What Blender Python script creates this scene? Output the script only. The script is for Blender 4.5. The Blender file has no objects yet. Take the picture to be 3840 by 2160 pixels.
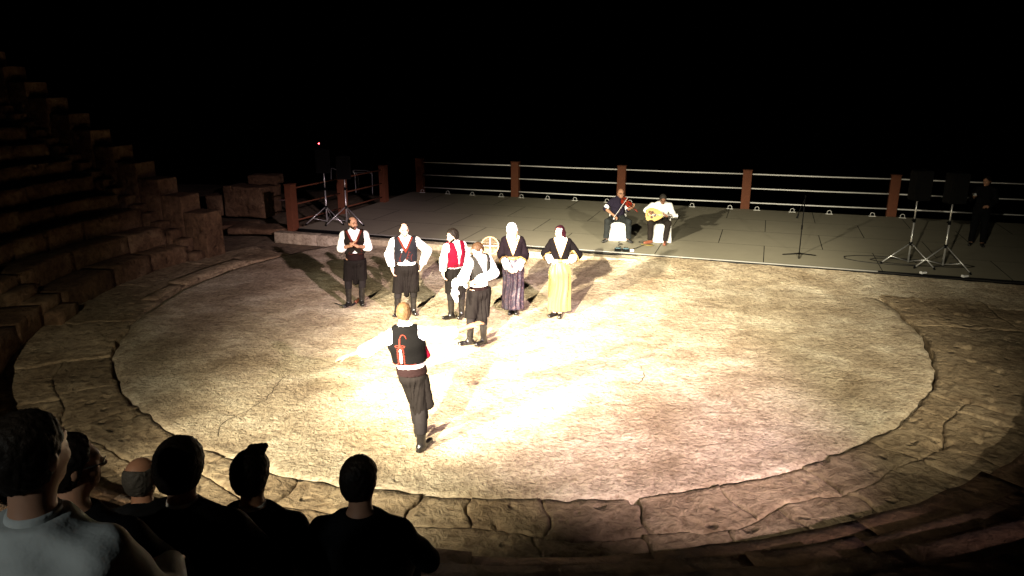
import bpy, bmesh, math, random
import numpy as np
from mathutils import Vector, Matrix
random.seed(7); rng = np.random.RandomState(7)
scene = bpy.context.scene
C = scene.collection
R = math.radians

# ------------------------------------------------------------------ camera, sky, lamps, exposure
cam = bpy.data.cameras.new('camera'); camo = bpy.data.objects.new('camera', cam); C.objects.link(camo)
CAM_H, PITCH, FPX = 4.272, 0.2773, 2802.35
camo.location = (0, 0, CAM_H); camo.rotation_euler = (math.pi/2 - PITCH, 0, 0)
cam.sensor_width = 36; cam.lens = 36*FPX/3840; cam.clip_end = 3000; cam.clip_start = 0.05
scene.camera = camo

world = bpy.data.worlds.new('World'); scene.world = world; world.use_nodes = True
wn = world.node_tree.nodes; wl = world.node_tree.links
sky = wn.new('ShaderNodeTexSky'); sky.sky_type = 'NISHITA'; sky.sun_disc = False
sky.sun_elevation = R(-8); sky.sun_rotation = R(200)
wl.new(sky.outputs[0], wn['Background'].inputs[0]); wn['Background'].inputs[1].default_value = 0.05

sun = bpy.data.lights.new('moon', 'SUN'); sun.energy = 0.0015; sun.angle = R(0.5); sun.color = (0.75, 0.85, 1)
so = bpy.data.objects.new('moon', sun); C.objects.link(so); so.rotation_euler = (R(50), 0, R(-25))

def spot(name, loc, target, energy, color, size, blend=1.0, soft=0.07):
    l = bpy.data.lights.new(name, 'SPOT'); l.energy = energy; l.color = color
    l.spot_size = R(size); l.spot_blend = blend; l.shadow_soft_size = soft
    o = bpy.data.objects.new(name, l); C.objects.link(o); o.location = loc
    o.rotation_euler = (Vector(target) - Vector(loc)).to_track_quat('-Z', 'Y').to_euler()
    return o
# the theatre lamps stand in three clusters high on the seating behind the camera (the shadows tell where)
PINK, WARM = (1.0, 0.75, 0.84), (1.0, 0.91, 0.69)
CLUSTERS = [((6.4, -2.4, 6.9), [(25000, (0.6, 11.6, 0.1), 28.0, PINK), (7500, (-2.4, 14.0, 0.1), 26.0, PINK), (13500, (4.2, 14.8, 0.1), 28.5, WARM)]),
            ((-3.5, -3.2, 6.9), [(84000, (-0.1, 13.0, 0.1), 21.0, WARM), (2600, (-4.4, 7.5, 0.1), 43.0, WARM), (7000, (5.2, 13.0, 0.1), 29.0, WARM)]),
            ((-8.6, -0.9, 6.3), [(46000, (1.6, 12.1, 0.1), 19.0, WARM), (10500, (0.5, 16.5, 0.1), 31.9, WARM), (21000, (-0.1, 11.0, 0.1), 32.5, WARM)])]
for p, lamps in CLUSTERS:
    for i, (e, t, sz, c) in enumerate(lamps):
        spot('theatre_lamp', (p[0]+0.22*(i-1), p[1], p[2]), t, e, c, sz)
# added dim fill lamp, brightens the nearest spectator's shirt and the white collars
spot('shirt_fill_lamp', (-3.6, -1.6, 4.9), (-1.7, 1.9, 2.5), 150, (0.94, 1.0, 0.98), 44, soft=0.12)

scene.view_settings.view_transform = 'Standard'; scene.view_settings.look = 'None'
scene.view_settings.exposure = 0.45; scene.view_settings.gamma = 1.0
scene.view_settings.use_curve_mapping = False

# ------------------------------------------------------------------ helpers
def ground_at(px, py, z=0.0):
    """world point at height z seen at a pixel of the 3840x2160 photograph"""
    u = (px-1920)/FPX; v = -(py-1080)/FPX; c, s = math.cos(PITCH), math.sin(PITCH)
    d = Vector((u, c+v*s, -s+v*c)); t = (z-CAM_H)/d.z
    return Vector((0, 0, CAM_H)) + d*t
def depth_at(px, py, Y):
    u = (px-1920)/FPX; v = -(py-1080)/FPX; c, s = math.cos(PITCH), math.sin(PITCH)
    d = Vector((u, c+v*s, -s+v*c)); return Vector((0, 0, CAM_H)) + d*(Y/d.y)

def tag(o, label, cat=None, group=None, kind=None):
    if label: o['label'] = label
    if cat: o['category'] = cat
    if group: o['group'] = group
    if kind: o['kind'] = kind
    return o
def empty(name, loc=(0, 0, 0), rz=0.0):
    o = bpy.data.objects.new(name, None); C.objects.link(o); o.location = loc; o.rotation_euler = (0, 0, rz)
    o.empty_display_size = 0.1
    return o
def obj(name, me, mat, parent=None, smooth=False):
    if not isinstance(me, bpy.types.Mesh):
        b = me; me = bpy.data.meshes.new(name); b.normal_update(); b.to_mesh(me); b.free()
    if mat is not None and not me.materials: me.materials.append(mat)
    if smooth: me.polygons.foreach_set('use_smooth', [True]*len(me.polygons))
    o = bpy.data.objects.new(name, me); C.objects.link(o)
    if parent is not None: o.parent = parent
    return o
def pyd(name, v, f, mat, parent=None, smooth=False):
    me = bpy.data.meshes.new(name); me.from_pydata([tuple(x) for x in v], [], [tuple(x) for x in f]); me.update()
    return obj(name, me, mat, parent, smooth)

def box_bm(sx, sy, sz, c=(0, 0, 0), bevel=0.0, seg=1, rot=None, bm=None):
    b = bm or bmesh.new()
    m = Matrix.Translation(c) @ (rot.to_4x4() if rot else Matrix()) @ Matrix.Diagonal((sx, sy, sz, 1))
    r = bmesh.ops.create_cube(b, size=1, matrix=m)
    if bevel:
        es = list({e for v in r['verts'] for e in v.link_edges})
        bmesh.ops.bevel(b, geom=es, offset=bevel, segments=seg, affect='EDGES', profile=0.6)
    return b
def tube_bm(pts, r, n=8, bm=None, r2=None, caps=True):
    b = bm or bmesh.new(); pts = [Vector(p) for p in pts]; rings = []
    up = None
    for i, p in enumerate(pts):
        a = pts[max(i-1, 0)]; c = pts[min(i+1, len(pts)-1)]; t = (c-a).normalized()
        if up is None:
            up = t.orthogonal().normalized()
        else:
            up = (up - t*up.dot(t)); up = up.normalized() if up.length > 1e-6 else t.orthogonal().normalized()
        s = t.cross(up); rr = r if r2 is None else r+(r2-r)*i/(len(pts)-1)
        rings.append([b.verts.new(p + (up*math.cos(2*math.pi*k/n) + s*math.sin(2*math.pi*k/n))*rr) for k in range(n)])
    for i in range(len(rings)-1):
        for k in range(n):
            b.faces.new((rings[i][k], rings[i][(k+1) % n], rings[i+1][(k+1) % n], rings[i+1][k]))
    if caps:
        b.faces.new(list(reversed(rings[0]))); b.faces.new(rings[-1])
    return b
def tube(name, pts, r, mat, parent=None, n=8, r2=None):
    return obj(name, tube_bm(pts, r, n, r2=r2), mat, parent, True)

# ------------------------------------------------------------------ procedural materials
def new_mat(name):
    m = bpy.data.materials.new(name); m.use_nodes = True
    nt = m.node_tree; return m, nt, nt.nodes, nt.links, nt.nodes['Principled BSDF']
def simple(name, col, rough=0.6, var=0.15, scale=18.0, bump=0.15, bdist=0.01, metal=0.0, spec=0.3, sheen=0.0, detail=4):
    m, nt, N, L, P = new_mat(name)
    tc = N.new('ShaderNodeTexCoord'); nz = N.new('ShaderNodeTexNoise'); nz.inputs['Scale'].default_value = scale
    nz.inputs['Detail'].default_value = detail; nz.inputs['Roughness'].default_value = 0.6
    L.new(tc.outputs['Object'], nz.inputs['Vector'])
    mx = N.new('ShaderNodeMix'); mx.data_type = 'RGBA'
    mx.inputs[6].default_value = tuple(max(0, c*(1-var)) for c in col)+(1,)
    mx.inputs[7].default_value = tuple(min(1, c*(1+var)) for c in col)+(1,)
    L.new(nz.outputs['Fac'], mx.inputs[0]); L.new(mx.outputs[2], P.inputs['Base Color'])
    P.inputs['Roughness'].default_value = rough; P.inputs['Metallic'].default_value = metal
    P.inputs['Specular IOR Level'].default_value = spec; P.inputs['Sheen Weight'].default_value = sheen
    if bump:
        bp = N.new('ShaderNodeBump'); bp.inputs['Strength'].default_value = bump; bp.inputs['Distance'].default_value = bdist
        L.new(nz.outputs['Fac'], bp.inputs['Height']); L.new(bp.outputs[0], P.inputs['Normal'])
    return m
def ramp(N, stops):
    r = N.new('ShaderNodeValToRGB'); e = r.color_ramp.elements
    while len(e) < len(stops): e.new(0.5)
    for i, (p, c) in enumerate(stops): e[i].position = p; e[i].color = c if len(c) == 4 else tuple(c)+(1,)
    return r
def stone(name, lo, mid, hi, fine=14.0, big=0.55, pits=0.5, bump=0.7, bdist=0.03, rough=0.9, world=True, rnd=0.0):
    m, nt, N, L, P = new_mat(name)
    if world:
        g = N.new('ShaderNodeNewGeometry'); co = g.outputs['Position']
    else:
        g = N.new('ShaderNodeTexCoord'); co = g.outputs['Object']
    def noise(s, d=5, rgh=0.6, dist=0.0):
        n = N.new('ShaderNodeTexNoise'); n.inputs['Scale'].default_value = s; n.inputs['Detail'].default_value = d
        n.inputs['Roughness'].default_value = rgh; n.inputs['Distortion'].default_value = dist
        L.new(co, n.inputs['Vector']); return n
    nb = noise(big, 6, 0.6, 0.4); nf = noise(fine, 6, 0.65, 0.6); nm = noise(fine*0.22, 4, 0.6, 0.3)
    r1 = ramp(N, [(0.32, lo), (0.5, mid), (0.7, hi)]); L.new(nb.outputs['Fac'], r1.inputs[0])
    r2 = ramp(N, [(0.34, (0.55, 0.5, 0.45)), (0.5, (0.95, 0.95, 0.95)), (0.66, (1.25, 1.24, 1.2))]); L.new(nf.outputs['Fac'], r2.inputs[0])
    r3 = ramp(N, [(0.3, (0.75, 0.72, 0.7)), (0.65, (1.12, 1.12, 1.1))]); L.new(nm.outputs['Fac'], r3.inputs[0])
    m1 = N.new('ShaderNodeMix'); m1.data_type = 'RGBA'; m1.blend_type = 'MULTIPLY'; m1.inputs[0].default_value = 1
    L.new(r1.outputs[0], m1.inputs[6]); L.new(r2.outputs[0], m1.inputs[7])
    m2 = N.new('ShaderNodeMix'); m2.data_type = 'RGBA'; m2.blend_type = 'MULTIPLY'; m2.inputs[0].default_value = 1
    L.new(m1.outputs[2], m2.inputs[6]); L.new(r3.outputs[0], m2.inputs[7])
    if rnd:
        oi = N.new('ShaderNodeObjectInfo'); r4 = ramp(N, [(0.0, (1-rnd, 1-rnd*1.05, 1-rnd*1.15)), (1.0, (1+rnd*.8, 1+rnd*.75, 1+rnd*.65))]); L.new(oi.outputs['Random'], r4.inputs[0])
        m3 = N.new('ShaderNodeMix'); m3.data_type = 'RGBA'; m3.blend_type = 'MULTIPLY'; m3.inputs[0].default_value = 1
        L.new(m2.outputs[2], m3.inputs[6]); L.new(r4.outputs[0], m3.inputs[7]); m2 = m3
    # bump: fine grain, mid relief, pits
    a = N.new('ShaderNodeMath'); a.operation = 'MULTIPLY_ADD'; a.inputs[1].default_value = 1.6
    L.new(nm.outputs['Fac'], a.inputs[0]); L.new(nf.outputs['Fac'], a.inputs[2])
    h = a
    if pits:
        vo = N.new('ShaderNodeTexVoronoi'); vo.inputs['Scale'].default_value = fine*0.35; vo.inputs['Randomness'].default_value = 1
        nd = noise(fine*0.3, 3); 
        ad = N.new('ShaderNodeVectorMath'); ad.operation = 'MULTIPLY_ADD'; ad.inputs[1].default_value = (0.25,)*3
        L.new(nd.outputs['Color'], ad.inputs[0]); L.new(co, ad.inputs[2]); L.new(ad.outputs[0], vo.inputs['Vector'])
        rp = ramp(N, [(0.05, (0, 0, 0)), (0.22, (1, 1, 1))]); L.new(vo.outputs['Distance'], rp.inputs[0])
        b2 = N.new('ShaderNodeMath'); b2.operation = 'MULTIPLY_ADD'; b2.inputs[1].default_value = pits
        L.new(rp.outputs[0], b2.inputs[0]); L.new(a.outputs[0], b2.inputs[2]); h = b2
    bp = N.new('ShaderNodeBump'); bp.inputs['Strength'].default_value = bump; bp.inputs['Distance'].default_value = bdist
    L.new(h.outputs[0], bp.inputs['Height']); L.new(bp.outputs[0], P.inputs['Normal'])
    L.new(m2.outputs[2], P.inputs['Base Color']); P.inputs['Roughness'].default_value = rough
    P.inputs['Specular IOR Level'].default_value = 0.25
    return m

M = {}
M['floor'] = stone('orchestra_stone', (0.27, 0.205, 0.13), (0.42, 0.34, 0.235), (0.60, 0.52, 0.39), fine=17, big=0.85, pits=0.35, bump=1.0, bdist=0.035)
M['slab'] = stone('paving_stone', (0.19, 0.135, 0.08), (0.265, 0.20, 0.125), (0.36, 0.285, 0.19), fine=9, big=0.8, pits=0.9, bump=1.0, bdist=0.05, rnd=0.2)
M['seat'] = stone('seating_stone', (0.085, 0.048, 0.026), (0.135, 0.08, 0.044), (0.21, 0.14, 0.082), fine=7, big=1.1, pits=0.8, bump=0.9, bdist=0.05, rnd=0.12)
M['earth'] = stone('packed_earth', (0.10, 0.075, 0.045), (0.15, 0.11, 0.07), (0.2, 0.155, 0.1), fine=6, big=0.3, pits=0.3, bump=0.9, bdist=0.05)
M['curb'] = stone('curb_stone', (0.33, 0.28, 0.19), (0.42, 0.36, 0.25), (0.52, 0.46, 0.34), fine=10, big=0.9, pits=0.5, bump=0.6, bdist=0.03)
M['mortar'] = stone('mortar', (0.38, 0.31, 0.21), (0.46, 0.38, 0.27), (0.54, 0.46, 0.34), fine=20, big=2, pits=0, bump=0.5, bdist=0.02)
M['dirt'] = simple('crack_dirt', (0.035, 0.024, 0.014), 0.95, 0.4, 30)
M['deck'] = simple('stage_deck', (0.255, 0.23, 0.165), 0.75, 0.13, 2.2, 0.1, 0.01, detail=8)
M['deckline'] = simple('deck_edge_metal', (0.32, 0.31, 0.28), 0.4, 0.1, 10, 0, metal=0.6)
M['rust'] = simple('rusted_post_shaded_rail', (0.13, 0.042, 0.018), 0.8, 0.35, 9, 0.3, 0.01)
M['whitesteel'] = simple('white_steel', (0.8, 0.79, 0.74), 0.35, 0.08, 12, 0.05)
M['silver'] = simple('stand_aluminium', (0.62, 0.62, 0.6), 0.32, 0.1, 25, 0.03, metal=0.7)
M['black'] = simple('black_plastic', (0.005, 0.005, 0.005), 0.7, 0.3, 30, 0.1, spec=0.03)
M['grille'] = simple('speaker_grille', (0.004, 0.004, 0.004), 0.9, 0.4, 90, 0.5, spec=0.03)
M['cable'] = simple('cable_rubber', (0.012, 0.011, 0.010), 0.6, 0.2, 30, 0)
M['skin'] = simple('skin', (0.34, 0.18, 0.11), 0.5, 0.10, 22, 0.05, 0.004)
M['skinfair'] = simple('skin_fair', (0.52, 0.33, 0.24), 0.5, 0.08, 22, 0.05, 0.004)
M['skindark'] = simple('skin_tanned', (.19,.09,.052), 0.5, 0.12, 22, 0.05, 0.004)
M['hair'] = simple('dark_hair', (0.008, 0.0055, 0.004), 0.55, 0.5, 60, 0.6, 0.01, spec=0.1)
M['hairbrown'] = simple('brown_hair', (0.035, 0.018, 0.009), 0.5, 0.5, 60, 0.6, 0.01, spec=0.1)
M['hairblond'] = simple('light_brown_hair', (.06,.032,.015), 0.5, 0.35, 60, 0.6, 0.01, spec=0.1)
M['hairgrey'] = simple('grey_hair', (0.03, 0.026, 0.022), 0.55, 0.4, 60, 0.6, 0.01, spec=0.1)
M['hairauburn'] = simple('auburn_hair', (0.19, 0.06, 0.03), 0.5, 0.35, 50, 0.6, 0.01)
M['shirt'] = simple('white_cotton', (0.80, 0.79, 0.77), 0.8, 0.05, 14, 0.25, 0.02, sheen=0.1)
M['vestdark'] = simple('charcoal_felt', (0.01, 0.0072, 0.0058), 0.85, 0.3, 40, 0.25, spec=0.06)
M['vestblue'] = simple('navy_felt', (0.008, 0.0078, 0.0105), 0.85, 0.3, 40, 0.25, spec=0.06)
M['vestred'] = simple('crimson_felt', (0.09, 0.0014, 0.009), 0.8, 0.2, 40, 0.2, spec=0.06)
M['vestgrey'] = simple('grey_felt', (0.013, 0.0115, 0.0105), 0.85, 0.25, 40, 0.25, spec=0.06)
M['vestblack'] = simple('black_felt', (0.0018, 0.0015, 0.0015), 0.9, 0.3, 40, 0.2, spec=0.06)
M['redbraid'] = simple('red_braid', (0.085, 0.013, 0.008), 0.7, 0.3, 60, 0.3, spec=0.06)
M['breeches'] = simple('black_breeches', (0.006, 0.0046, 0.0042), 0.85, 0.3, 16, 0.2, 0.02, spec=0.06)
M['sash'] = simple('dark_sash', (0.009, 0.004, 0.004), 0.85, 0.25, 30, 0.3, spec=0.06)
M['boot'] = simple('black_leather', (0.006, 0.005, 0.005), 0.28, 0.3, 22, 0.25, 0.01, spec=0.6)
M['stocking'] = simple('black_wool', (0.012, 0.010, 0.010), 0.9, 0.3, 40, 0.2, spec=0.06)
M['velvet'] = simple('black_velvet', (0.0032, 0.0022, 0.0026), 0.9, 0.4, 18, 0.2, 0.02, spec=0.06)
M['velvetpurple'] = simple('dark_plum_velvet', (0.005, 0.0028, 0.0042), 0.9, 0.4, 18, 0.2, 0.02, spec=0.06)
M['gold'] = simple('gold_braid', (0.2, 0.13, 0.045), 0.45, 0.2, 60, 0.3, metal=0.3)
M['cream'] = simple('cream_silk', (.14,.113,.031), 0.55, 0.08, 8, 0.15, 0.02, sheen=0.2)
M['scarfred'] = simple('maroon_scarf', (0.018, 0.003, 0.006), 0.8, 0.3, 20, 0.2, spec=0.06)
M['navy'] = simple('navy_polo', (0.015, 0.012, 0.022), 0.85, 0.2, 20, 0.25, 0.02, spec=0.06)
M['trousers'] = simple('dark_trousers', (0.022, 0.024, 0.024), 0.85, 0.3, 14, 0.2, 0.02, spec=0.06)
M['trouserblack'] = simple('black_trousers', (0.018, 0.014, 0.012), 0.85, 0.3, 14, 0.2, 0.02, spec=0.06)
M['shoebrown'] = simple('brown_shoe', (0.20, 0.065, 0.035), 0.45, 0.2, 25, 0.1)
M['suit'] = simple('black_suit', (0.0045, 0.0045, 0.005), 0.9, 0.3, 30, 0.1, spec=0.06)
M['shirtpale'] = simple('pale_blue_shirt', (0.4, 0.42, 0.4), 0.85, 0.06, 9, 0.3, 0.03)
M['cover'] = simple('white_chair_cover', (0.82, 0.81, 0.80), 0.8, 0.04, 6, 0.25, 0.03)
M['violin'] = simple('violin_varnish', (0.16, 0.014, 0.006), 0.22, 0.3, 14, 0.05, spec=0.6)
M['spruce'] = simple('pale_spruce', (0.5, 0.31, 0.09), 0.45, 0.12, 10, 0.08)
M['darkwood'] = simple('dark_wood', (0.045, 0.018, 0.010), 0.4, 0.3, 14, 0.1)
M['sievewood'] = simple('sieve_wood', (0.55, 0.36, 0.18), 0.6, 0.2, 20, 0.2)
M['white'] = simple('white_plastic', (0.75, 0.75, 0.74), 0.5, 0.05, 20, 0)
M['teal'] = simple('teal_panel', (0.12, 0.22, 0.26), 0.5, 0.4, 40, 0.1)
M['olive'] = simple('olive_plastic', (0.14, 0.105, 0.025), 0.5, 0.3, 30, 0.1)
M['lip'] = simple('lip', (0.30, 0.10, 0.08), 0.5, 0.1, 30, 0)
M['eye'] = simple('eye_dark', (0.02, 0.013, 0.01), 0.3, 0.1, 30, 0)
M['glass'] = simple('spectacle_frame', (0.02, 0.02, 0.02), 0.2, 0.1, 30, 0, spec=0.8)
M['paper'] = simple('paper', (0.35, 0.36, 0.28), 0.8, 0.1, 30, 0.1)
M['steelblade'] = simple('sickle_blade', (0.03, 0.032, 0.038), 0.35, 0.3, 30, 0.1, metal=0.5)
def brocade():
    m, nt, N, L, P = new_mat('purple_brocade')
    tc = N.new('ShaderNodeTexCoord'); n = N.new('ShaderNodeTexNoise'); n.inputs['Scale'].default_value = 22
    n.inputs['Detail'].default_value = 2; n.inputs['Distortion'].default_value = 1.5
    L.new(tc.outputs['Object'], n.inputs['Vector'])
    r = ramp(N, [(0.47, (0.006, 0.003, 0.011)), (0.55, (0.02, 0.011, 0.021)), (0.66, (0.07, 0.038, 0.04))]); L.new(n.outputs['Fac'], r.inputs[0])
    L.new(r.outputs[0], P.inputs['Base Color']); P.inputs['Roughness'].default_value = 0.5; return m
M['brocade'] = brocade()
def emit(name, col, s):
    m, nt, N, L, P = new_mat(name); P.inputs['Base Color'].default_value = (0, 0, 0, 1)
    P.inputs['Emission Color'].default_value = col+(1,); P.inputs['Emission Strength'].default_value = s; return m
M['beacon'] = emit('red_lamp', (1, 0.03, 0.04), 60)

# cheap smooth noise for geometry
_VN = {}
def vnoise(x, y, z=0.0, seed=0):
    co = _VN.get(seed)
    if co is None:
        r = np.random.RandomState(seed)
        co = _VN[seed] = [tuple(float(q)*(1.0+0.45*k)*2.2 for q in r.uniform(-1, 1, 3))+(float(r.uniform(0, 6.28)), 1/(3.0*(1+0.5*k))) for k in range(7)]
    o = 0.0; sn = math.sin
    for a, b, c, ph, w in co: o += sn(a*x+b*y+c*z+ph)*w
    return o
# ------------------------------------------------------------------ the setting
CX, CY, RO = 0.184, 13.973, 7.11           # centre and radius of the orchestra
R1, TREAD, RISE, H1 = 8.55, 0.64, 0.38, 0.42   # seating tiers
SA = R(-18.6); ST = Vector((math.cos(SA), math.sin(SA), 0)); SN = Vector((-math.sin(SA), math.cos(SA), 0))   # stage directions
SO = Vector((0.12, 18.22, 0))              # a point on the stage's front edge
SZ = 0.22
def stage(a, b, z=0.0): return SO + ST*a + SN*b + Vector((0, 0, z))
def pol(r, th, z=0.0): return (CX+r*math.cos(th), CY+r*math.sin(th), z)

# terrain: flat round the theatre, falling away beyond the stage towards the dark coast
def terrain():
    xs = np.concatenate([np.linspace(-900, -40, 10), np.linspace(-30, 30, 41), np.linspace(40, 900, 10)])
    ys = np.concatenate([np.linspace(-600, -30, 8), np.linspace(-25, 45, 48), np.linspace(60, 1500, 12)])
    v, f = [], []
    for y in ys:
        for x in xs:
            q = Vector((x, y, 0))-SO; b = q.dot(SN); a = q.dot(ST)
            z = -0.16
            if b > 9: z -= min(60, (b-9)*0.45)
            if abs(a) > 20: z -= min(20, (abs(a)-20)*0.1)
            v.append((x, y, z+0.05*vnoise(x*0.3, y*0.3, 0, 3)*(1 if abs(x) < 40 else 0)*(0 if math.hypot(x-CX, y-CY) < 10 else 1)))
    n = len(xs)
    for j in range(len(ys)-1):
        for i in range(n-1): f.append((j*n+i, j*n+i+1, (j+1)*n+i+1, (j+1)*n+i))
    o = pyd('ground', v, f, M['earth'], None, True); tag(o, 'dark packed earth around and beyond the theatre', kind='structure')
terrain()

# orchestra floor with a ragged broken rim
def gapw(th):
    d = math.degrees(th) % 360
    base = 0.008
    if d > 335 or d < 60: base = 0.060         # wide crack on the right
    elif 300 < d <= 335: base = 0.035
    elif 150 < d < 185: base = 0.05
    elif 195 < d < 222: base = 0.045
    elif 225 < d < 300: base = 0.003
    return base
def rim(th):
    return RO-0.02+0.022*math.sin(9*th+1)+0.016*math.sin(23*th+2)+0.012*math.sin(57*th)+0.010*math.sin(111*th+1)
def orchestra():
    nseg, nr = 420, 48; v, f = [(CX, CY, 0)], []
    for i in range(1, nr+1):
        for k in range(nseg):
            th = 2*math.pi*k/nseg; r = rim(th)*i/nr
            if i == nr: r -= gapw(th)*0.5*(1+0.5*math.sin(31*th))
            x, y, _ = pol(r, th); z = 0.010*vnoise(x*1.1, y*1.1, 0, 5)+0.005*vnoise(x*5, y*5, 0, 6)
            if i == nr: z -= 0.015 if gapw(th) > 0.004 else 0.0
            v.append((x, y, z))
    for k in range(nseg): f.append((0, 1+k, 1+(k+1) % nseg))
    for i in range(nr-1):
        for k in range(nseg):
            a = 1+i*nseg; b = a+nseg; k2 = (k+1) % nseg; f.append((a+k, b+k, b+k2, a+k2))
    base = 1+(nr-1)*nseg; n0 = len(v)
    for k in range(nseg): x, y, z = v[base+k]; v.append((x, y, -0.15))
    for k in range(nseg): k2 = (k+1) % nseg; f.append((base+k, n0+k, n0+k2, base+k2))
    o = pyd('orchestra_floor', v, f, M['floor'], None, True)
    tag(o, 'round pale stone orchestra floor lit by the theatre lamps', kind='structure'); return o
floor = orchestra()
def strip(name, pts, w, mat, parent, z=0.006, jag=0.01):
    P = []
    for i in range(len(pts)-1):
        a, b = Vector(pts[i]), Vector(pts[i+1]); n = max(2, int((b-a).length/0.08))
        for k in range(n): P.append(a.lerp(b, k/n))
    P.append(Vector(pts[-1])); v, f = [], []
    for i, p in enumerate(P):
        t = (P[min(i+1, len(P)-1)]-P[max(i-1, 0)]).normalized(); s = Vector((-t.y, t.x, 0))
        p = p+s*random.uniform(-jag, jag); ww = w*random.uniform(0.4, 1.2)*(0.3 if i in (0, len(P)-1) else 1)
        zz = 0.010*vnoise(p.x*1.1, p.y*1.1, 0, 5)+0.005*vnoise(p.x*5, p.y*5, 0, 6)+z
        v += [(p.x-s.x*ww, p.y-s.y*ww, zz-0.003), (p.x, p.y, zz), (p.x+s.x*ww, p.y+s.y*ww, zz-0.003)]
        if i: b = 3*i; f += [(b-3, b-2, b+1, b), (b-2, b-1, b+2, b+1)]
    return pyd(name, v, f, mat, parent, True)
for pts in ([(527, 1182), (820, 1200), (1134, 1218)], [(510, 1353), (709, 1386)], [(913, 1613), (1090, 1638), (1283, 1674)],
            [(3028, 1365), (3250, 1385), (3470, 1404)], [(2997, 1403), (3048, 1493)],
            [(2900, 1120), (3180, 1135)], [(2600, 1730), (2800, 1770)], [(1880, 1640), (2230, 1690)]):
    strip('mortar_line', [ground_at(*p) for p in pts], 0.007, M['mortar'], floor)
for pts in ([(1074, 1409), (1029, 1453), (996, 1497), (920, 1545), (836, 1585), (814, 1640)], [(2399, 1367), (2418, 1401), (2413, 1425), (2380, 1444)],
            [(2745, 1115), (2808, 1111)], [(2940, 1252), (3100, 1246)]):
    strip('crack', [ground_at(*p) for p in pts], 0.006, M['dirt'], floor, 0.0045, 0.02)

# ring of worn paving slabs round the orchestra
ring = tag(empty('ring_pavement', (CX, CY, 0)), 'ring of worn irregular stone slabs around the orchestra floor', kind='structure')
PITS = [(ground_at(2700+x/2.07, 1000+y/2.07), s) for x, y, s in
        [(1780, 200, .05), (1830, 370, .06), (1900, 380, .06), (2010, 230, .05), (2110, 400, .05), (1925, 635, .07), (1870, 600, .05), (1950, 740, .06),
         (2220, 560, .05), (2250, 640, .05), (2180, 820, .06), (2100, 790, .05), (1920, 1055, .06), (2115, 1045, .06), (2170, 1230, .05), (2050, 1300, .05), (2320, 440, .05),
         (1700, 1390, .09), (1640, 1400, .08), (1760, 1360, .06)]]
PITS += [(ground_at(0+x/1.61, 800+y/1.61), s) for x, y, s in [(770, 1230, .07), (330, 1130, .05), (510, 1300, .05), (260, 1180, .05), (650, 1110, .04)]]
PITS += [(ground_at(1700+x/2.147, 1700+y/2.147), s) for x, y, s in [(840, 845, .06), (930, 850, .06), (1190, 850, .06), (1660, 830, .06), (1790, 790, .03), (350, 580, .05), (1450, 380, .05)]]
PITS += [(ground_at(2700+x/2.26, 1600+y/2.26), s) for x, y, s in [(1870, 130, .06), (2190, 120, .05), (1500, 370, .05), (1920, 680, .09), (1740, 830, .08)]]
def bnd(c, th, radii):
    """uneven course lines: each boundary wanders and steps"""
    r = radii[c]
    if 0 < c < len(radii)-1: r += 0.09*math.sin(5*th+c*2)+0.06*math.sin(13*th+c)+0.05*math.sin(29*th+2*c)
    return r
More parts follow.
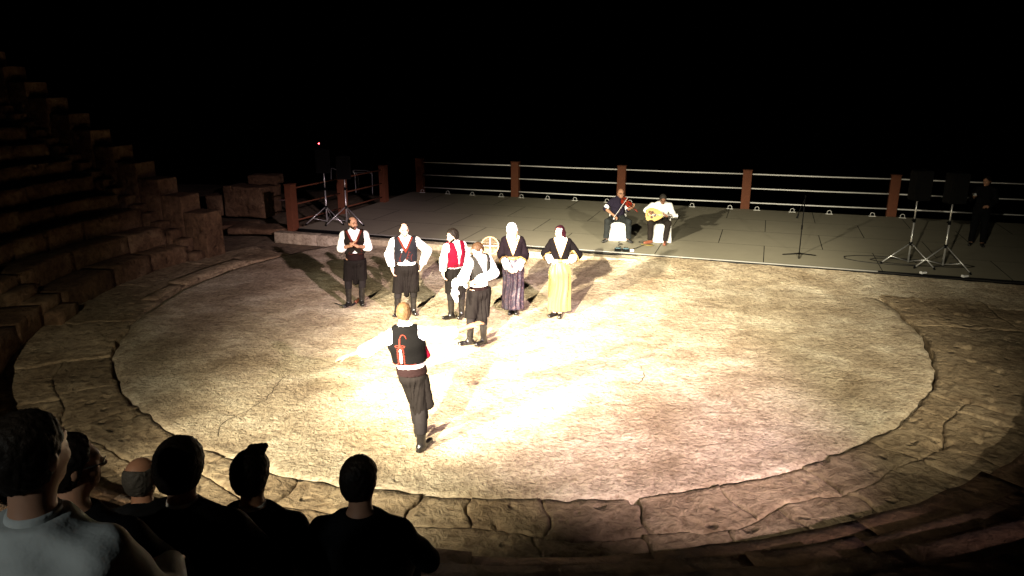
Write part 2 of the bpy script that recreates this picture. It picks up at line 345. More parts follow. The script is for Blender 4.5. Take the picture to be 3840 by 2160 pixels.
def slab(c, radii, t0, t1, seed, dz=0.0, joint=0.010):
    r0, r1 = radii[c], radii[c+1]
    rm = (r0+r1)/2; nu = max(3, int((t1-t0)*rm/0.042)); nv = max(3, int((r1-r0)/0.042)); v, f = [], []
    jo = joint/rm; rs = np.random.RandomState(seed)
    tilt = rs.uniform(-0.010, 0.010, 2); cut = rs.uniform(-0.12, 0.12, 4)
    for i in range(nv+1):
        for j in range(nu+1):
            s, t = i/nv, j/nu
            th = t0+jo*random.uniform(.0, 1.6)*(1 if j == 0 else 0)+(t1-t0)*t-jo*random.uniform(.0, 1.6)*(1 if j == nu else 0)
            w0 = 0.035*math.sin(17*t0+9*s*(r1-r0)+seed % 3); w1 = 0.035*math.sin(17*t1+9*s*(r1-r0))
            w0 = 0.035*math.sin(17*t0+9*s*(r1-r0))
            th += (w0*(1-t)+w1*t)/rm
            ra, rb = bnd(c, th, radii), bnd(c+1, th, radii); r = ra+(rb-ra)*s
            if i == 0 and c == 0: r = rim(th)+gapw(th)*0.5*(1+0.5*math.sin(31*th+1))+0.004*math.sin(140*th)
            elif i == 0: r += joint*random.uniform(.2, .9)
            elif i == nv: r -= joint*random.uniform(.2, .9)
            x, y, _ = pol(r, th)
            z = 0.006+dz+0.018*vnoise(x*2.2, y*2.2, 0, 2)+0.010*vnoise(x*7, y*7, 0, 9)+0.006*vnoise(x*15, y*15, 0, 8)+tilt[0]*(s-.5)*2+tilt[1]*(t-.5)*2
            e = min(s*(r1-r0), (1-s)*(r1-r0), t*(t1-t0)*rm, (1-t)*(t1-t0)*rm)
            if e < 0.03 and not (c == 0 and s < 0.1 and gapw(th) < 0.004): z -= 0.012*(1-e/0.03)
            for (p, sz) in PITS:
                d2 = ((x-p.x)**2+(y-p.y)**2)/(sz*sz)
                if d2 < 4: z -= 0.11*math.exp(-d2*1.6)
            if not (c == 0 and i == 0):
                wp = min(1, max(0, (r-7.2)/0.15))
                x, y = x+wp*(0.030*vnoise(x*3, y*3, 0, 31)+0.018*vnoise(x*8, y*8, 0, 33)), y+wp*(0.030*vnoise(x*3, y*3, 0, 32)+0.018*vnoise(x*8, y*8, 0, 34))
            v.append((x-CX, y-CY, z))
    n = nu+1
    for i in range(nv):
        for j in range(nu): f.append((i*n+j, i*n+j+1, (i+1)*n+j+1, (i+1)*n+j)[::-1])
    edge = [j for j in range(n)]+[i*n+nu for i in range(1, nv+1)]+[nv*n+j for j in range(nu-1, -1, -1)]+[i*n for i in range(nv-1, 0, -1)]
    b0 = len(v)
    for e in edge: x, y, z = v[e]; v.append((x, y, -0.16))
    m = len(edge)
    for k in range(m): f.append((edge[k], b0+k, b0+(k+1) % m, edge[(k+1) % m])[::-1])
    return pyd('paving_slab', v, f, M['slab'], ring, True)
def courses(a0, a1, radii, wmin, wmax, seed, joint):
    rs = np.random.RandomState(seed)
    for c in range(len(radii)-1):
        th = R(a0)
        while th < R(a1)-0.02:
            w = rs.uniform(wmin, wmax)/((radii[c]+radii[c+1])/2)
            t1 = min(th+w, R(a1))
            if R(a1)-t1 < 0.05: t1 = R(a1)
            slab(c, radii, th, t1, int(rs.randint(1e6)), rs.uniform(-.006, .008), joint)
            th = t1
courses(144, 204, [7.12, 8.62], 1.6, 3.2, 11, 0.004)
courses(204, 240, [7.12, 7.8, 8.62], 0.8, 1.8, 14, 0.012)
courses(240, 322, [7.12, 7.66, 8.62], 0.5, 1.5, 12, 0.009)
courses(322, 385, [7.12, 8.8, 10.6, 12.4], 2.2, 4.2, 13, 0.003)
# the long pale kerb slab proud of the paving at the far left
a, b = ground_at(745, 1072), ground_at(955, 990)
th0 = math.atan2(a.y-CY, a.x-CX); th1 = math.atan2(b.y-CY, b.x-CX)

# seating tiers, block by block, with a stair between the wedges
ORD = ['lowest', 'second lowest', 'third lowest', 'fourth lowest', 'fifth lowest', 'sixth lowest', 'seventh lowest', 'eighth lowest', 'ninth lowest', 'tenth lowest', 'eleventh lowest', 'topmost']
def block(r0, r1, t0, t1, z0, z1, parent, mat, name='stone_block', seed=0, rough=0.012):
    """a rough curved block: a lathed grid box with worn, uneven faces"""
    rm = (r0+r1)/2; nu = max(3, int((t1-t0)*rm/0.16)); nv = max(3, int((r1-r0)/0.16)); nw = 3
    g = 0.0035/rm; idx = {}; v, f = [], []
    wear = random.uniform(0.008, 0.03)
    def vert(i, j, k):
        if (i, j, k) in idx: return idx[(i, j, k)]
        r = r0+(r1-r0)*i/nv; th = t0+g+(t1-t0-2*g)*j/nu; z = z0+(z1-z0)*k/nw
        on = (i in (0, nv))+(j in (0, nu))+(k in (0, nw))
        if k == nw: z -= wear*(0.8 if on >= 2 else 0)
        if i == 0: r += wear*(0.8 if on >= 2 else 0)
        x, y, _ = pol(r, th)
        nx = vnoise(x*2.5, y*2.5, z*2.5, seed+1); ny = vnoise(x*2.5, y*2.5, z*2.5, seed+2); nz = vnoise(x*2.5+5, y*2.5, z*3, seed+3)
        fi = vnoise(x*9, y*9, z*9, 4)
        q = rough*(1+0.5*fi)
        x += q*nx*1.4; y += q*ny*1.4; z += q*nz
        v.append((x, y, z)); idx[(i, j, k)] = len(v)-1; return len(v)-1
    for i in range(nv):
        for j in range(nu):
            f.append((vert(i, j, nw), vert(i+1, j, nw), vert(i+1, j+1, nw), vert(i, j+1, nw)))
    for k in range(nw):
        for j in range(nu):
            f.append((vert(0, j, k), vert(0, j, k+1), vert(0, j+1, k+1), vert(0, j+1, k)))
            f.append((vert(nv, j, k), vert(nv, j+1, k), vert(nv, j+1, k+1), vert(nv, j, k+1)))
        for i in range(nv):
            f.append((vert(i, 0, k), vert(i+1, 0, k), vert(i+1, 0, k+1), vert(i, 0, k+1)))
            f.append((vert(i, nu, k), vert(i, nu, k+1), vert(i+1, nu, k+1), vert(i+1, nu, k)))
    return pyd(name, v, f, mat, parent, True)
AISLE = (R(184.5), R(189.5))
A_END = R(342)
NT = 12
for k in range(NT):
    ti = tag(empty('seating_tier'), f'{ORD[k]} curved tier of worn stone blocks in the seating round the orchestra', 'stone seating', 'curved stone seating tiers')
    r0 = R1+TREAD*k; z1 = H1+RISE*k
    # the tiers stop short of the stepped end wall, where a stair climbs
    r_end = r0+0.3
    # direction of the end wall: parallel to the stage, through the measured foot of the first pier
    th_s = R(151.0)-math.atan2(0.02*k, 1)*0+0.0
    off = 0.55/r0
    beg = math.pi-math.asin(min(0.9, (4.02-0.0)/r0))+0.0     # line at constant distance from the axis
    q = (Vector((-7.32, 18.05, 0))-Vector((CX, CY, 0)))
    perp = q.dot(SN)-0.75
    beg = SA+math.pi-math.asin(perp/r0)
    th = beg
    segs = []
    while th < A_END-0.01:
        w = random.uniform(0.9, 2.3)/r0
        t1 = min(th+w, A_END)
        if th < AISLE[0] < t1+0.04: t1 = AISLE[0]
        if AISLE[0]-1e-6 <= th < AISLE[1]: t1 = AISLE[1]
        segs.append((th, t1)); th = t1
    for (a, b) in segs:
        if abs(a-AISLE[0]) < 1e-6:
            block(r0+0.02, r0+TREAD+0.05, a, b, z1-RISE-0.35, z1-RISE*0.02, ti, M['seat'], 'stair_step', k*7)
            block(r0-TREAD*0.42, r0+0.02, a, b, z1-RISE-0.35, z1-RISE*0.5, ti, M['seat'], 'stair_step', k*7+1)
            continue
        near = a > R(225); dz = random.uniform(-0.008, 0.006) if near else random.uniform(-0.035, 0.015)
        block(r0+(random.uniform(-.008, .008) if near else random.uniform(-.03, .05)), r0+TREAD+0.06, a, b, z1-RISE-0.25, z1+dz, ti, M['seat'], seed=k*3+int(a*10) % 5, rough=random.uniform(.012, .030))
# stepped end wall (analemma) on the left: each step is a dressed pier
wall = tag(empty('stepped_end_wall'), 'stepped stone end wall of the seating beside the stage', 'wall')
q0 = Vector((-7.32, 18.05, 0))
wd = -ST
for k in range(NT-1):
    top = 1.10+0.376*k; s0 = -0.12+0.625*k
    bm = box_bm(0.62, 0.62, top+0.3, (0, 0, (top-0.3)/2), 0.025, 2)
    bmesh.ops.subdivide_edges(bm, edges=[e for e in bm.edges if e.calc_length() > 0.3], cuts=3, use_grid_fill=True)
    for vv in bm.verts:
        vv.co += Vector((vnoise(vv.co.x*4, vv.co.y*4, vv.co.z*4, k), vnoise(vv.co.x*4, vv.co.y*4, vv.co.z*4, k+20), 0.6*vnoise(vv.co.x*4, vv.co.y*4, vv.co.z*4, k+40)))*0.014
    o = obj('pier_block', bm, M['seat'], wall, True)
    c = q0+wd*(s0+0.31)-SN*0.12
    o.location = c; o.rotation_euler = (0, 0, SA)
# steps of the side stair between tiers and end wall
st = tag(empty('side_stair'), 'dark stone stair climbing between the seating tiers and the stepped end wall', 'stairs')
for k in range(NT-1):
    for hlf in (0, 1):
        top = H1+RISE*k-0.10+hlf*0.18 if not (k == 0 and hlf == 0) else 0.2
        s0 = -0.05+0.625*k+hlf*0.31
        bm = box_bm(0.32, 0.34, top+0.2, (0, 0, (top-0.2)/2), 0.02, 1)
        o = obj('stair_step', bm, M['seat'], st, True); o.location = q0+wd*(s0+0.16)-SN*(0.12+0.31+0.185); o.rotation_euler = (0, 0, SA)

for (ta, tb, ra, rb, h_) in ((th1, th0, 7.16, 7.62, 0.075), (th0+.01, th0+.16, 7.18, 7.5, 0.05)):
    o = block(ra, rb, min(ta, tb), max(ta, tb), -0.1, h_, None, M['slab'], 'kerb_slab', 3, 0.010); o.parent = ring; o.location = (-CX, -CY, 0)
# ruins beyond the end wall
def ruin(px, py, w, d, h, label, rz=0.0, z=0.0, mat='seat', name='ruin_block', dist=None):
    p = ground_at(px, py, z) if dist is None else depth_at(px, py, dist)
    bm = box_bm(w, d, h, (0, 0, h/2), 0.05, 2)
    bmesh.ops.subdivide_edges(bm, edges=[e for e in bm.edges if e.calc_length() > 0.25], cuts=4, use_grid_fill=True)
    sd = int(px) % 17
    for vv in bm.verts:
        vv.co += Vector((vnoise(vv.co.x*3, vv.co.y*3, vv.co.z*3, sd), vnoise(vv.co.x*3, vv.co.y*3, vv.co.z*3, sd+5), vnoise(vv.co.x*3, vv.co.y*3, vv.co.z*3, sd+9)))*0.035
    o = obj(name, bm, M[mat], None, True); o.location = p; o.rotation_euler = (0, 0, rz)
    return tag(o, label, 'stone block', 'ruined stone blocks left of the stage')
ruin(955, 805, 1.45, 1.0, 0.95, 'largest squared ruin block standing left of the stage', R(-14))
p_ = ground_at(955, 805); o_ = ruin(955, 805, 1.0, 0.55, 0.30, 'flat capstone lying on top of the largest ruin block', R(-12)); o_.location = p_+Vector((0.42, 0.1, 0.97))
ruin(828, 800, 0.6, 0.6, 0.62, 'small upright ruin block beside the end wall of the seating', R(-20))
ruin(1000, 868, 1.9, 0.9, 0.16, 'low worn rock ledge in front of the ruin blocks', R(-6))
ruin(905, 852, 1.0, 0.7, 0.13, 'low flat stone between the rock ledge and the end wall', R(12))
ruin(880, 770, 1.2, 0.8, 0.5, 'dark ruin block half hidden behind the upright block', R(5))

# a dry bush by the ruins
def bush(loc, r, n, label):
    root = empty('dry_bush', loc); v, f = [], []
    for i in range(n):
        d = Vector((random.gauss(0, 1), random.gauss(0, 1), abs(random.gauss(0, .8)))).normalized()*r*random.uniform(.4, 1)
        s = r*0.16; u = Vector((random.gauss(0, 1), random.gauss(0, 1), random.gauss(0, 1))).normalized(); w = u.orthogonal().normalized()
        b = len(v); v += [d-u*s, d+w*s*.4, d+u*s, d-w*s*.4]; f.append((b, b+1, b+2, b+3))
    pyd('foliage', v, f, M['leaf'], root)
    bm = bmesh.new()
    for i in range(9):
        d = Vector((random.gauss(0, 1), random.gauss(0, 1), random.uniform(.5, 1.5))).normalized()*r*.8
        tube_bm([(0, 0, -0.05), d*.5+Vector((0, 0, .03)), d], 0.012, 5, bm, 0.004)
    obj('stem', bm, M['darkwood'], root)
    return tag(root, label, 'bush')
M['leaf'] = simple('dry_leaf', (0.03, 0.032, 0.016), 0.8, 0.4, 20, 0)
bush(ground_at(965, 790)+Vector((.15, -.75, .05)), 0.34, 420, 'dark dry bush in front of the ruin blocks')
# low wooden trestle by the bush
tb = empty('wooden_bench', ground_at(1052, 800), R(20)); tag(tb, 'low rough wooden bench between the bush and the red corner post', 'bench')
obj('seat', box_bm(1.0, 0.26, 0.05, (0, 0, .44), 0.008), M['darkwood'], tb)
for sx in (-1, 1):
    for sy in (-1, 1): obj('leg', box_bm(.06, .06, .42, (sx*.42, sy*.09, .205), 0.006), M['darkwood'], tb)

# ------------------------------------------------------------------ stage
stg = tag(empty('stage'), 'low grey panelled stage behind the orchestra', kind='structure')
# the deck leaves the corner posts at its back; panels 2.44 x 1.22 m laid in courses
A0, A1, D0, D1 = -6.35, 17.5, 0.0, 7.15
pa = 2.44; pd = 1.78
j = 0; dd = D0
while dd < D1-0.01:
    w = min(pd, D1-dd); a = A0
    k = 0
    while a < A1-0.01:
        L_ = min(pa*(0.55 if (k == 0 and j % 2) else 1), A1-a)
        bm = box_bm(L_-0.018, w-0.016, 0.05, (0, 0, 0))
        for fc in bm.faces: fc.normal_update(); fc.material_index = 0 if abs(fc.normal.z) > .5 else 1
        o = obj('deck_panel', bm, M['deck'], stg); o.data.materials.append(M['black']); o.location = stage(a+L_/2, dd+w/2, SZ-0.025+random.uniform(-.0005, .0005)); o.rotation_euler = (0, 0, SA)
        a += L_; k += 1
    dd += w; j += 1
bm = box_bm(A1-A0-.04, D1-D0-.1, SZ+0.1, (0, 0, 0)); o = obj('deck_frame', bm, M['black'], stg); o.location = stage((A0+A1)/2, (D0+D1)/2, SZ-0.0025-(SZ+0.1)/2); o.rotation_euler = (0, 0, SA)
bm = box_bm(12.6, 0.035, 0.03, (0, 0, 0), 0.006); o = obj('edge_trim', bm, M['deckline'], stg); o.location = stage(1.9, -0.022, SZ-0.012); o.rotation_euler = (0, 0, SA)
# stone kerb along the stage's foot
kerb = tag(empty('stage_kerb'), 'pale stone kerb along the foot of the stage', 'kerb')
a = -6.9
while a < 2.4:
    L_ = random.uniform(1.1, 2.2); h = 0.14+0.035*min(1, max(0, (a-1.5)/4.5))
    bm = box_bm(L_-0.012, 0.30, 0.30, (0, 0, h-0.15), 0.02, 2)
    bmesh.ops.subdivide_edges(bm, edges=[e for e in bm.edges if e.calc_length() > 0.25], cuts=4, use_grid_fill=True)
    for vv in bm.verts: vv.co += Vector((0, vnoise(vv.co.x*3+a, vv.co.y*4, vv.co.z*4, 2), vnoise(vv.co.x*3+a, vv.co.y*4, vv.co.z*4, 3)))*0.010
    o = obj('kerb_stone', bm, M['curb' if a < 3 else 'slab'], kerb, True); o.location = stage(a+L_/2, -0.20, 0); o.rotation_euler = (0, 0, SA)
    a += L_
# packed bank that brings the floor up to the stage's edge on the right
v, f = [], []; na, nb_ = 150, 16
a_beg = a
for i in range(na+1):
    for j in range(nb_+1):
        aa = a_beg-2.6+(15.0-a_beg+2.6)*i/na; mu = min(1, max(0, (aa-a_beg+2.6)/2.8)); mu = mu*mu*(3-2*mu); t = j/nb_; w_b = 1.5; p = stage(aa, -0.045-w_b*t, 0)
        z = -0.03*(1-mu)+mu*0.175*(1-t)**1.6*(1-0.25*min(1, max(0, (aa-6)/6)))+0.012*vnoise(p.x*2, p.y*2, 0, 12)*min(1, 4*t+.3)+0.006*vnoise(p.x*7, p.y*7, 0, 13)
        v.append((p.x, p.y, z-(0.03 if j == nb_ else 0)))
for i in range(na):
    for j in range(nb_): q = i*(nb_+1)+j; f.append((q, q+1, q+nb_+2, q+nb_+1)[::-1])
o = pyd('earth_bank', v, f, M['floor'], None, True); tag(o, 'gentle stone and earth bank rising to the front edge of the stage', kind='structure')
# cable along the stage edge
pts = []
for i in range(70):
    a = -2.2+i*0.2; pts.append(stage(a, -0.07-0.05*math.sin(i*0.35)-0.03*math.sin(i*0.9), 0.165+0.008*math.sin(i*.5)**2+0.02))
tag(tube('stage_cable', pts, 0.012, M['cable'], None, 6), 'long black cable lying along the front edge of the stage', 'cable')

# ------------------------------------------------------------------ railings
def railing(pts, label, sides, rm='whitesteel'):
    root = tag(empty('stage_railing', pts[0]), label, 'railing'); p0 = Vector(pts[0])
    for p in pts:
        p = Vector(p)-p0
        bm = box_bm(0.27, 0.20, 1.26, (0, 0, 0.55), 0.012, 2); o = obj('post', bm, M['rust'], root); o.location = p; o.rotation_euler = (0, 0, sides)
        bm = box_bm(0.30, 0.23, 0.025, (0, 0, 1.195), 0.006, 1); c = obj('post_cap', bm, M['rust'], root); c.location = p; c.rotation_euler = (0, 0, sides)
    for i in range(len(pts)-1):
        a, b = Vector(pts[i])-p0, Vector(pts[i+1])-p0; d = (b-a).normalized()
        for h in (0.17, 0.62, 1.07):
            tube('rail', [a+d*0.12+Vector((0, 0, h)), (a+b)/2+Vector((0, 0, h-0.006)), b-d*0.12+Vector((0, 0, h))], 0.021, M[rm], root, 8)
    return root
back = [(-3.3, 26.95), (0.12, 25.85), (3.62, 24.70), (7.40, 23.55), (11.46, 22.35), (15.4, 21.1)]
railing([(x, y, SZ) for x, y in back], 'white three-rail railing with rust-red posts along the back edge of the stage', SA)
left = [(-6.06, 20.37), (-5.15, 22.6), (-4.25, 24.75)]
railing([(x, y, SZ) for x, y in left], 'railing with rust-red posts and rails coloured dark for shade along the left side of the stage', SA+math.pi/2, 'rust')  # left rails take the dark post colour to stand in for shade
# small steel rings on the back edge
ringpx = [(1615, 710), (1702, 717), (1792, 722), (1898, 728), (1974, 731), (2070, 736), (2171, 741), (2289, 747), (2375, 750), (2602, 762), (2741, 768), (2840, 771), (2968, 776), (3102, 783), (3257, 790), (3366, 796)]
def tie_ring():
    bm = tube_bm([(-.055, 0, .012), (-.058, 0, .06), (-.045, 0, .095), (0, 0, .115), (.045, 0, .095), (.058, 0, .06), (.055, 0, .012)], 0.008, 6)
    return bm
tm = None
for (px, py) in ringpx:
    p = ground_at(px, py+2, SZ); b = (p-SO).dot(SN); a = (p-SO).dot(ST)
    p = stage(a, 7.02, SZ)
    root = tag(empty('tie_down_ring', p, SA), 'small white steel ring on a plate at the back edge of the stage', 'steel ring', 'steel rings along the back edge of the stage')
    if tm is None:
        o1 = obj('ring', tie_ring(), M['whitesteel'], root, True); o2 = obj('plate', box_bm(.2, .06, .012, (0, 0, .006), .002), M['whitesteel'], root); tm = (o1, o2)
    else:
        for s in tm:
            c = s.copy(); C.objects.link(c); c.parent = root

# ------------------------------------------------------------------ loudspeaker stands
def stand(p, hub, top, rz, label, spk_label, legs=3, spk=True, legr=0.62):
    root = tag(empty('speaker_stand', p, rz), label, 'speaker stand')
    tube('pole', [(0, 0, hub-0.42), (0, 0, hub+0.55)], 0.021, M['silver'], root, 10)
    tube('pole', [(0, 0, hub+0.5), (0, 0, top)], 0.016, M['silver'], root, 10)
    obj('collar', tube_bm([(0, 0, hub-0.035), (0, 0, hub+0.045)], 0.036, 10), M['black'], root, True)
    obj('collar', tube_bm([(0, 0, hub+0.48), (0, 0, hub+0.56)], 0.030, 10), M['black'], root, True)
    obj('knob', tube_bm([(0.02, 0, hub+0.52), (0.07, 0, hub+0.52)], 0.016, 8), M['black'], root, True)
    for i in range(3):
        a = R(200+120*i); d = Vector((math.cos(a), math.sin(a), 0))
        lg = tube('leg', [d*0.03+Vector((0, 0, hub)), d*legr+Vector((0, 0, 0.018))], 0.014, M['silver'], root, 8)
        obj('rubber_foot', tube_bm([d*legr+Vector((0, 0, 0.0)), d*(legr-.03)+Vector((0, 0, 0.05))], 0.022, 8), M['black'], lg, True)
        tube('brace', [Vector((0, 0, hub-0.40)), d*(legr*.62)+Vector((0, 0, hub*0.385))], 0.010, M['silver'], root, 6)
    if spk:
        sp = tag(empty('loudspeaker', Vector(p)+Vector((0, 0, top-0.02)), rz), spk_label, 'loudspeaker')
        bm = bmesh.new(); w, d, h = 0.40, 0.34, 0.64
        vs = [bm.verts.new(c) for c in [(-w/2, -d/2, 0), (w/2, -d/2, 0), (w*.33, d/2, 0), (-w*.33, d/2, 0), (-w/2, -d/2, h), (w/2, -d/2, h), (w*.33, d/2, h), (-w*.33, d/2, h)]]
        for fc in [(3, 2, 1, 0), (4, 5, 6, 7), (0, 1, 5, 4), (1, 2, 6, 5), (2, 3, 7, 6), (3, 0, 4, 7)]: bm.faces.new([vs[i] for i in fc])
        bmesh.ops.bevel(bm, geom=bm.edges[:], offset=0.018, segments=2, affect='EDGES')
        obj('cabinet', bm, M['black'], sp)
        obj('grille', box_bm(.34, .012, .56, (0, -d/2-0.007, h/2), .004), M['grille'], sp)
        obj('handle', tube_bm([(-.06, -.05, h), (-.06, -.05, h+.025), (.06, -.05, h+.025), (.06, -.05, h)], .008, 6), M['black'], sp)
    return root
stand((-5.26, 20.97, SZ), 0.46, 1.46, R(10), 'silver tripod stand nearest the left corner of the stage', 'black loudspeaker on the leftmost silver stand')
stand((-4.67, 20.85, SZ), 0.48, 1.30, R(10), 'silver tripod stand just behind the clapping dancer', 'black loudspeaker on the stand behind the clapping dancer')
stand((8.84, 16.2, SZ), 0.46, 1.46, R(100), 'silver tripod stand left of the pair at the dark right end of the stage', 'black loudspeaker on the left stand of the right-hand pair')
stand((9.13+.25, 15.74+.05, SZ), 0.49, 1.46, R(100), 'silver tripod stand right of the pair at the dark right end of the stage', 'black loudspeaker on the right stand of the right-hand pair')
# sand bags / white clamps at their feet
for (px, py, lb) in ((3462, 1026, 'small white clamp lying at the left foot of the right-hand stands'), (3618, 1039, 'small white clamp lying at the right foot of the right-hand stands')):
    p = ground_at(px, py, SZ); bm = box_bm(.16, .06, .035, (0, 0, .0175), .01, 2); box_bm(.04, .05, .05, (-.07, 0, .03), .008, 1, bm=bm)
    o = obj('stand_clamp', bm, M['white']); o.location = p+Vector((0, 0, .001)); o.rotation_euler = (0, 0, R(20)); tag(o, lb, 'clamp')
# cable loops at the right stands
pts = [stage(8.2+0.9*math.cos(t*0.55)+0.05*t, 1.0+0.45*math.sin(t*0.55)*(1-0.02*t), SZ+0.012) for t in range(26)]
tag(tube('cable_coil', pts, 0.009, M['cable'], None, 6), 'black cable coiled on the deck under the right-hand speaker stands', 'cable')

# microphone stand
p = ground_at(2996, 958, SZ); ms = tag(empty('microphone_stand', p, R(-6)), 'thin black microphone stand with straight bar feet standing alone on the stage', 'microphone stand')
tube('pole', [(0, 0, .03), (0, 0, 1.42)], 0.012, M['black'], ms, 8)
obj('collar', tube_bm([(0, 0, .62), (0, 0, .72)], .02, 8), M['black'], ms, True)
for a in (R(178), R(-2), R(255)):
    tube('leg', [(0, 0, .06), (math.cos(a)*.12, math.sin(a)*.12, .04), (math.cos(a)*.37, math.sin(a)*.37, .015)], .014, M['black'], ms, 6)
bo = tube('boom', [(.02, -.01, 1.40), (-.10, -.06, 1.10), (-.13, -.08, 1.02)], 0.009, M['black'], ms, 6)
obj('microphone', tube_bm([(-.13, -.08, 1.02), (-.145, -.09, .95), (-.16, -.10, .90)], .017, 8, r2=.026), M['black'], ms, True)

# gear on the deck in front of the musicians
g0 = ground_at(2332, 942, SZ); gb = tag(empty('effects_box', g0, R(-14)), 'pair of small black effects boxes with teal panels on the deck before the musicians', 'audio box')
for sx in (-1, 1):
    b_ = obj('housing', box_bm(.16, .13, .07, (sx*.095, 0, .035), .01, 2), M['black'], gb)
    obj('panel', box_bm(.125, .085, .008, (sx*.095, -.005, .0735), .002), M['teal'], b_)
    for kx in (-.035, .0, .035): obj('control_knob', tube_bm([(sx*.095+kx, .02, .078), (sx*.095+kx, .02, .095)], .010, 8), M['black'], b_, True)
w0 = ground_at(2364, 942, SZ); o = obj('power_adapter', box_bm(.09, .07, .045, (0, 0, .0225), .008, 2), M['white']); box_ = o; o.location = w0+Vector((.03, 0, .001)); o.rotation_euler = (0, 0, R(12)); tag(o, 'small white power adapter beside the effects boxes', 'adapter')
def pathz(pxs, z): return [ground_at(x, y, z) for x, y in pxs]
def smoothp(pts, n=8):
    out = []
    P = [pts[0]]+pts+[pts[-1]]
    for i in range(1, len(P)-2):
        for k in range(n):
            t = k/n; a, b, c, d = P[i-1], P[i], P[i+1], P[i+2]
            out.append(0.5*((2*b)+(c-a)*t+(2*a-5*b+4*c-d)*t*t+(3*b-a-3*c+d)*t*t*t))
    out.append(pts[-1]); return out
tag(tube('instrument_cable', smoothp(pathz([(2322, 934), (2326, 925), (2318, 918), (2335, 915), (2320, 910), (2328, 902), (2345, 897)], SZ+.012)), .008, M['cable'], None, 6), 'thin curly cable running from the effects boxes towards the violinist', 'cable')
tag(tube('pickup_cable', smoothp(pathz([(2358, 938), (2380, 932), (2400, 924), (2418, 917)], SZ+.02)), .009, M['cable'], None, 6), 'thin cable running from the effects boxes to the olive foot pedal', 'cable')
tag(tube('looped_cable', smoothp(pathz([(2416, 908), (2400, 910), (2396, 906), (2408, 904), (2424, 907), (2436, 902)], SZ+.01)), .007, M['cable'], None, 6), 'small loop of cable by the lute player\'s left shoe', 'cable')
fp = tag(empty('foot_pedal', ground_at(2434, 922, SZ), R(-4)), 'flat olive oval foot pedal on the deck near the lute player', 'pedal')
bm = bmesh.new(); bmesh.ops.create_uvsphere(bm, u_segments=20, v_segments=10, radius=1, matrix=Matrix.Translation((0, 0, .02)) @ Matrix.Diagonal((.12, .05, .02, 1)))
obj('base', bm, M['olive'], fp, True); obj('stem', tube_bm([(-.10, 0, .02), (-.17, .01, .03), (-.2, .02, .04)], .012, 8), M['olive'], fp, True)
obj('tread', box_bm(.11, .045, .01, (.02, 0, .042), .004), M['darkwood'], fp)

# round sieve leaning on the kerb
sv = tag(empty('wooden_sieve', stage(-0.32, -0.42, 0.01), SA), 'round pale wooden sieve with cross bars leaning on the kerb between two dancers', 'sieve'); sv.rotation_euler = (R(-17), 0, R(-4))
sv.location = stage(-0.55, -0.46, 0.012)
rr = 0.225
bm = bmesh.new(); N_ = 40
for (ra, rb, y0, y1) in ((rr, rr-.028, -.03, .03),):
    ringv = []
    for k in range(N_):
        a = 2*math.pi*k/N_; c, s = math.cos(a), math.sin(a)
        ringv.append([bm.verts.new((c*q, y, rr+s*q)) for q, y in ((ra, y0), (ra, y1), (rb, y1), (rb, y0))])
    for k in range(N_):
        for m_ in range(4): bm.faces.new((ringv[k][m_], ringv[k][(m_+1) % 4], ringv[(k+1) % N_][(m_+1) % 4], ringv[(k+1) % N_][m_]))
bmesh.ops.recalc_face_normals(bm, faces=bm.faces)
obj('hoop', bm, M['sievewood'], sv)
obj('cross_bar', box_bm(2*rr-.05, .012, .016, (0, .012, rr), .002), M['white'], sv); obj('cross_bar', box_bm(.016, .012, 2*rr-.05, (0, -.002, rr), .002), M['white'], sv)
bm = bmesh.new()
for k in range(-8, 9):
    u = k*.023; h = math.sqrt(max(0.001, (rr-.03)**2-u*u))
    tube_bm([(u, .022, rr-h), (u, .022, rr+h)], .0014, 4, bm); tube_bm([(-h, .026, rr+u), (h, .026, rr+u)], .0014, 4, bm)
obj('mesh', bm, M['sievewood'], sv)

# sickle lying behind the clapping dancer's boots
sk = tag(empty('sickle', (0, 0, 0)), 'sickle with a thin dark blade and brown handle lying behind the clapping dancer\'s boots', 'sickle')
bl = smoothp([ground_at(*q, z=.02) for q in [(1255, 1136), (1275, 1144), (1300, 1146), (1322, 1143), (1334, 1134)]])
obj('blade', tube_bm(bl, .008, 6, r2=.02), M['steelblade'], sk, True)
obj('handle', tube_bm([ground_at(1333, 1134, .03), ground_at(1345, 1124, .035), ground_at(1362, 1114, .03)], .028, 8, r2=.034), M['shoebrown'], sk, True)

# distant red beacon on its mast
bp_ = depth_at(1196, 538, 160.0); be = tag(empty('distant_beacon', (bp_.x, bp_.y, bp_.z)), 'tiny red light far off in the darkness above the left speaker stands', 'beacon')
bm = bmesh.new(); bmesh.ops.create_uvsphere(bm, u_segments=10, v_segments=6, radius=.11); obj('lamp', bm, M['beacon'], be, True)
obj('mast', tube_bm([(0, 0, -45), (0, 0, -.12)], .12, 6), M['black'], be)
# bent steel tube barrier behind the left railing
sb = tag(empty('tube_barrier', (0, 0, 0)), 'bent steel tube barrier in the dark behind the left railing', 'barrier')
c6 = lambda x, y: (700+x/3.22, 480+y/3.22)
for off in (0, 1):
    Y = 28.2+off*.5
    tube('frame_tube', smoothp([depth_at(*c6(x, y), Y) for x, y in [(2045+35*off, 790), (2035+35*off, 640), (2030+30*off, 560), (2012+10*off, 512+28*off), (2100, 512+28*off), (2195, 520+22*off), (2235, 560), (2242, 700), (2245, 800)]], 5), .022, M['silver'], sb, 8)
sb2 = tag(empty('tube_barrier', (0, 0, 0)), 'short bent steel tube seen between the left speaker stands', 'barrier')
tube('frame_tube', smoothp([depth_at(*c6(x, y), 28.0) for x, y in [(1745, 640), (1745, 500), (1760, 488), (1790, 495), (1815, 508), (1850, 500), (1870, 520), (1875, 640)]], 5), .018, M['silver'], sb2, 8)

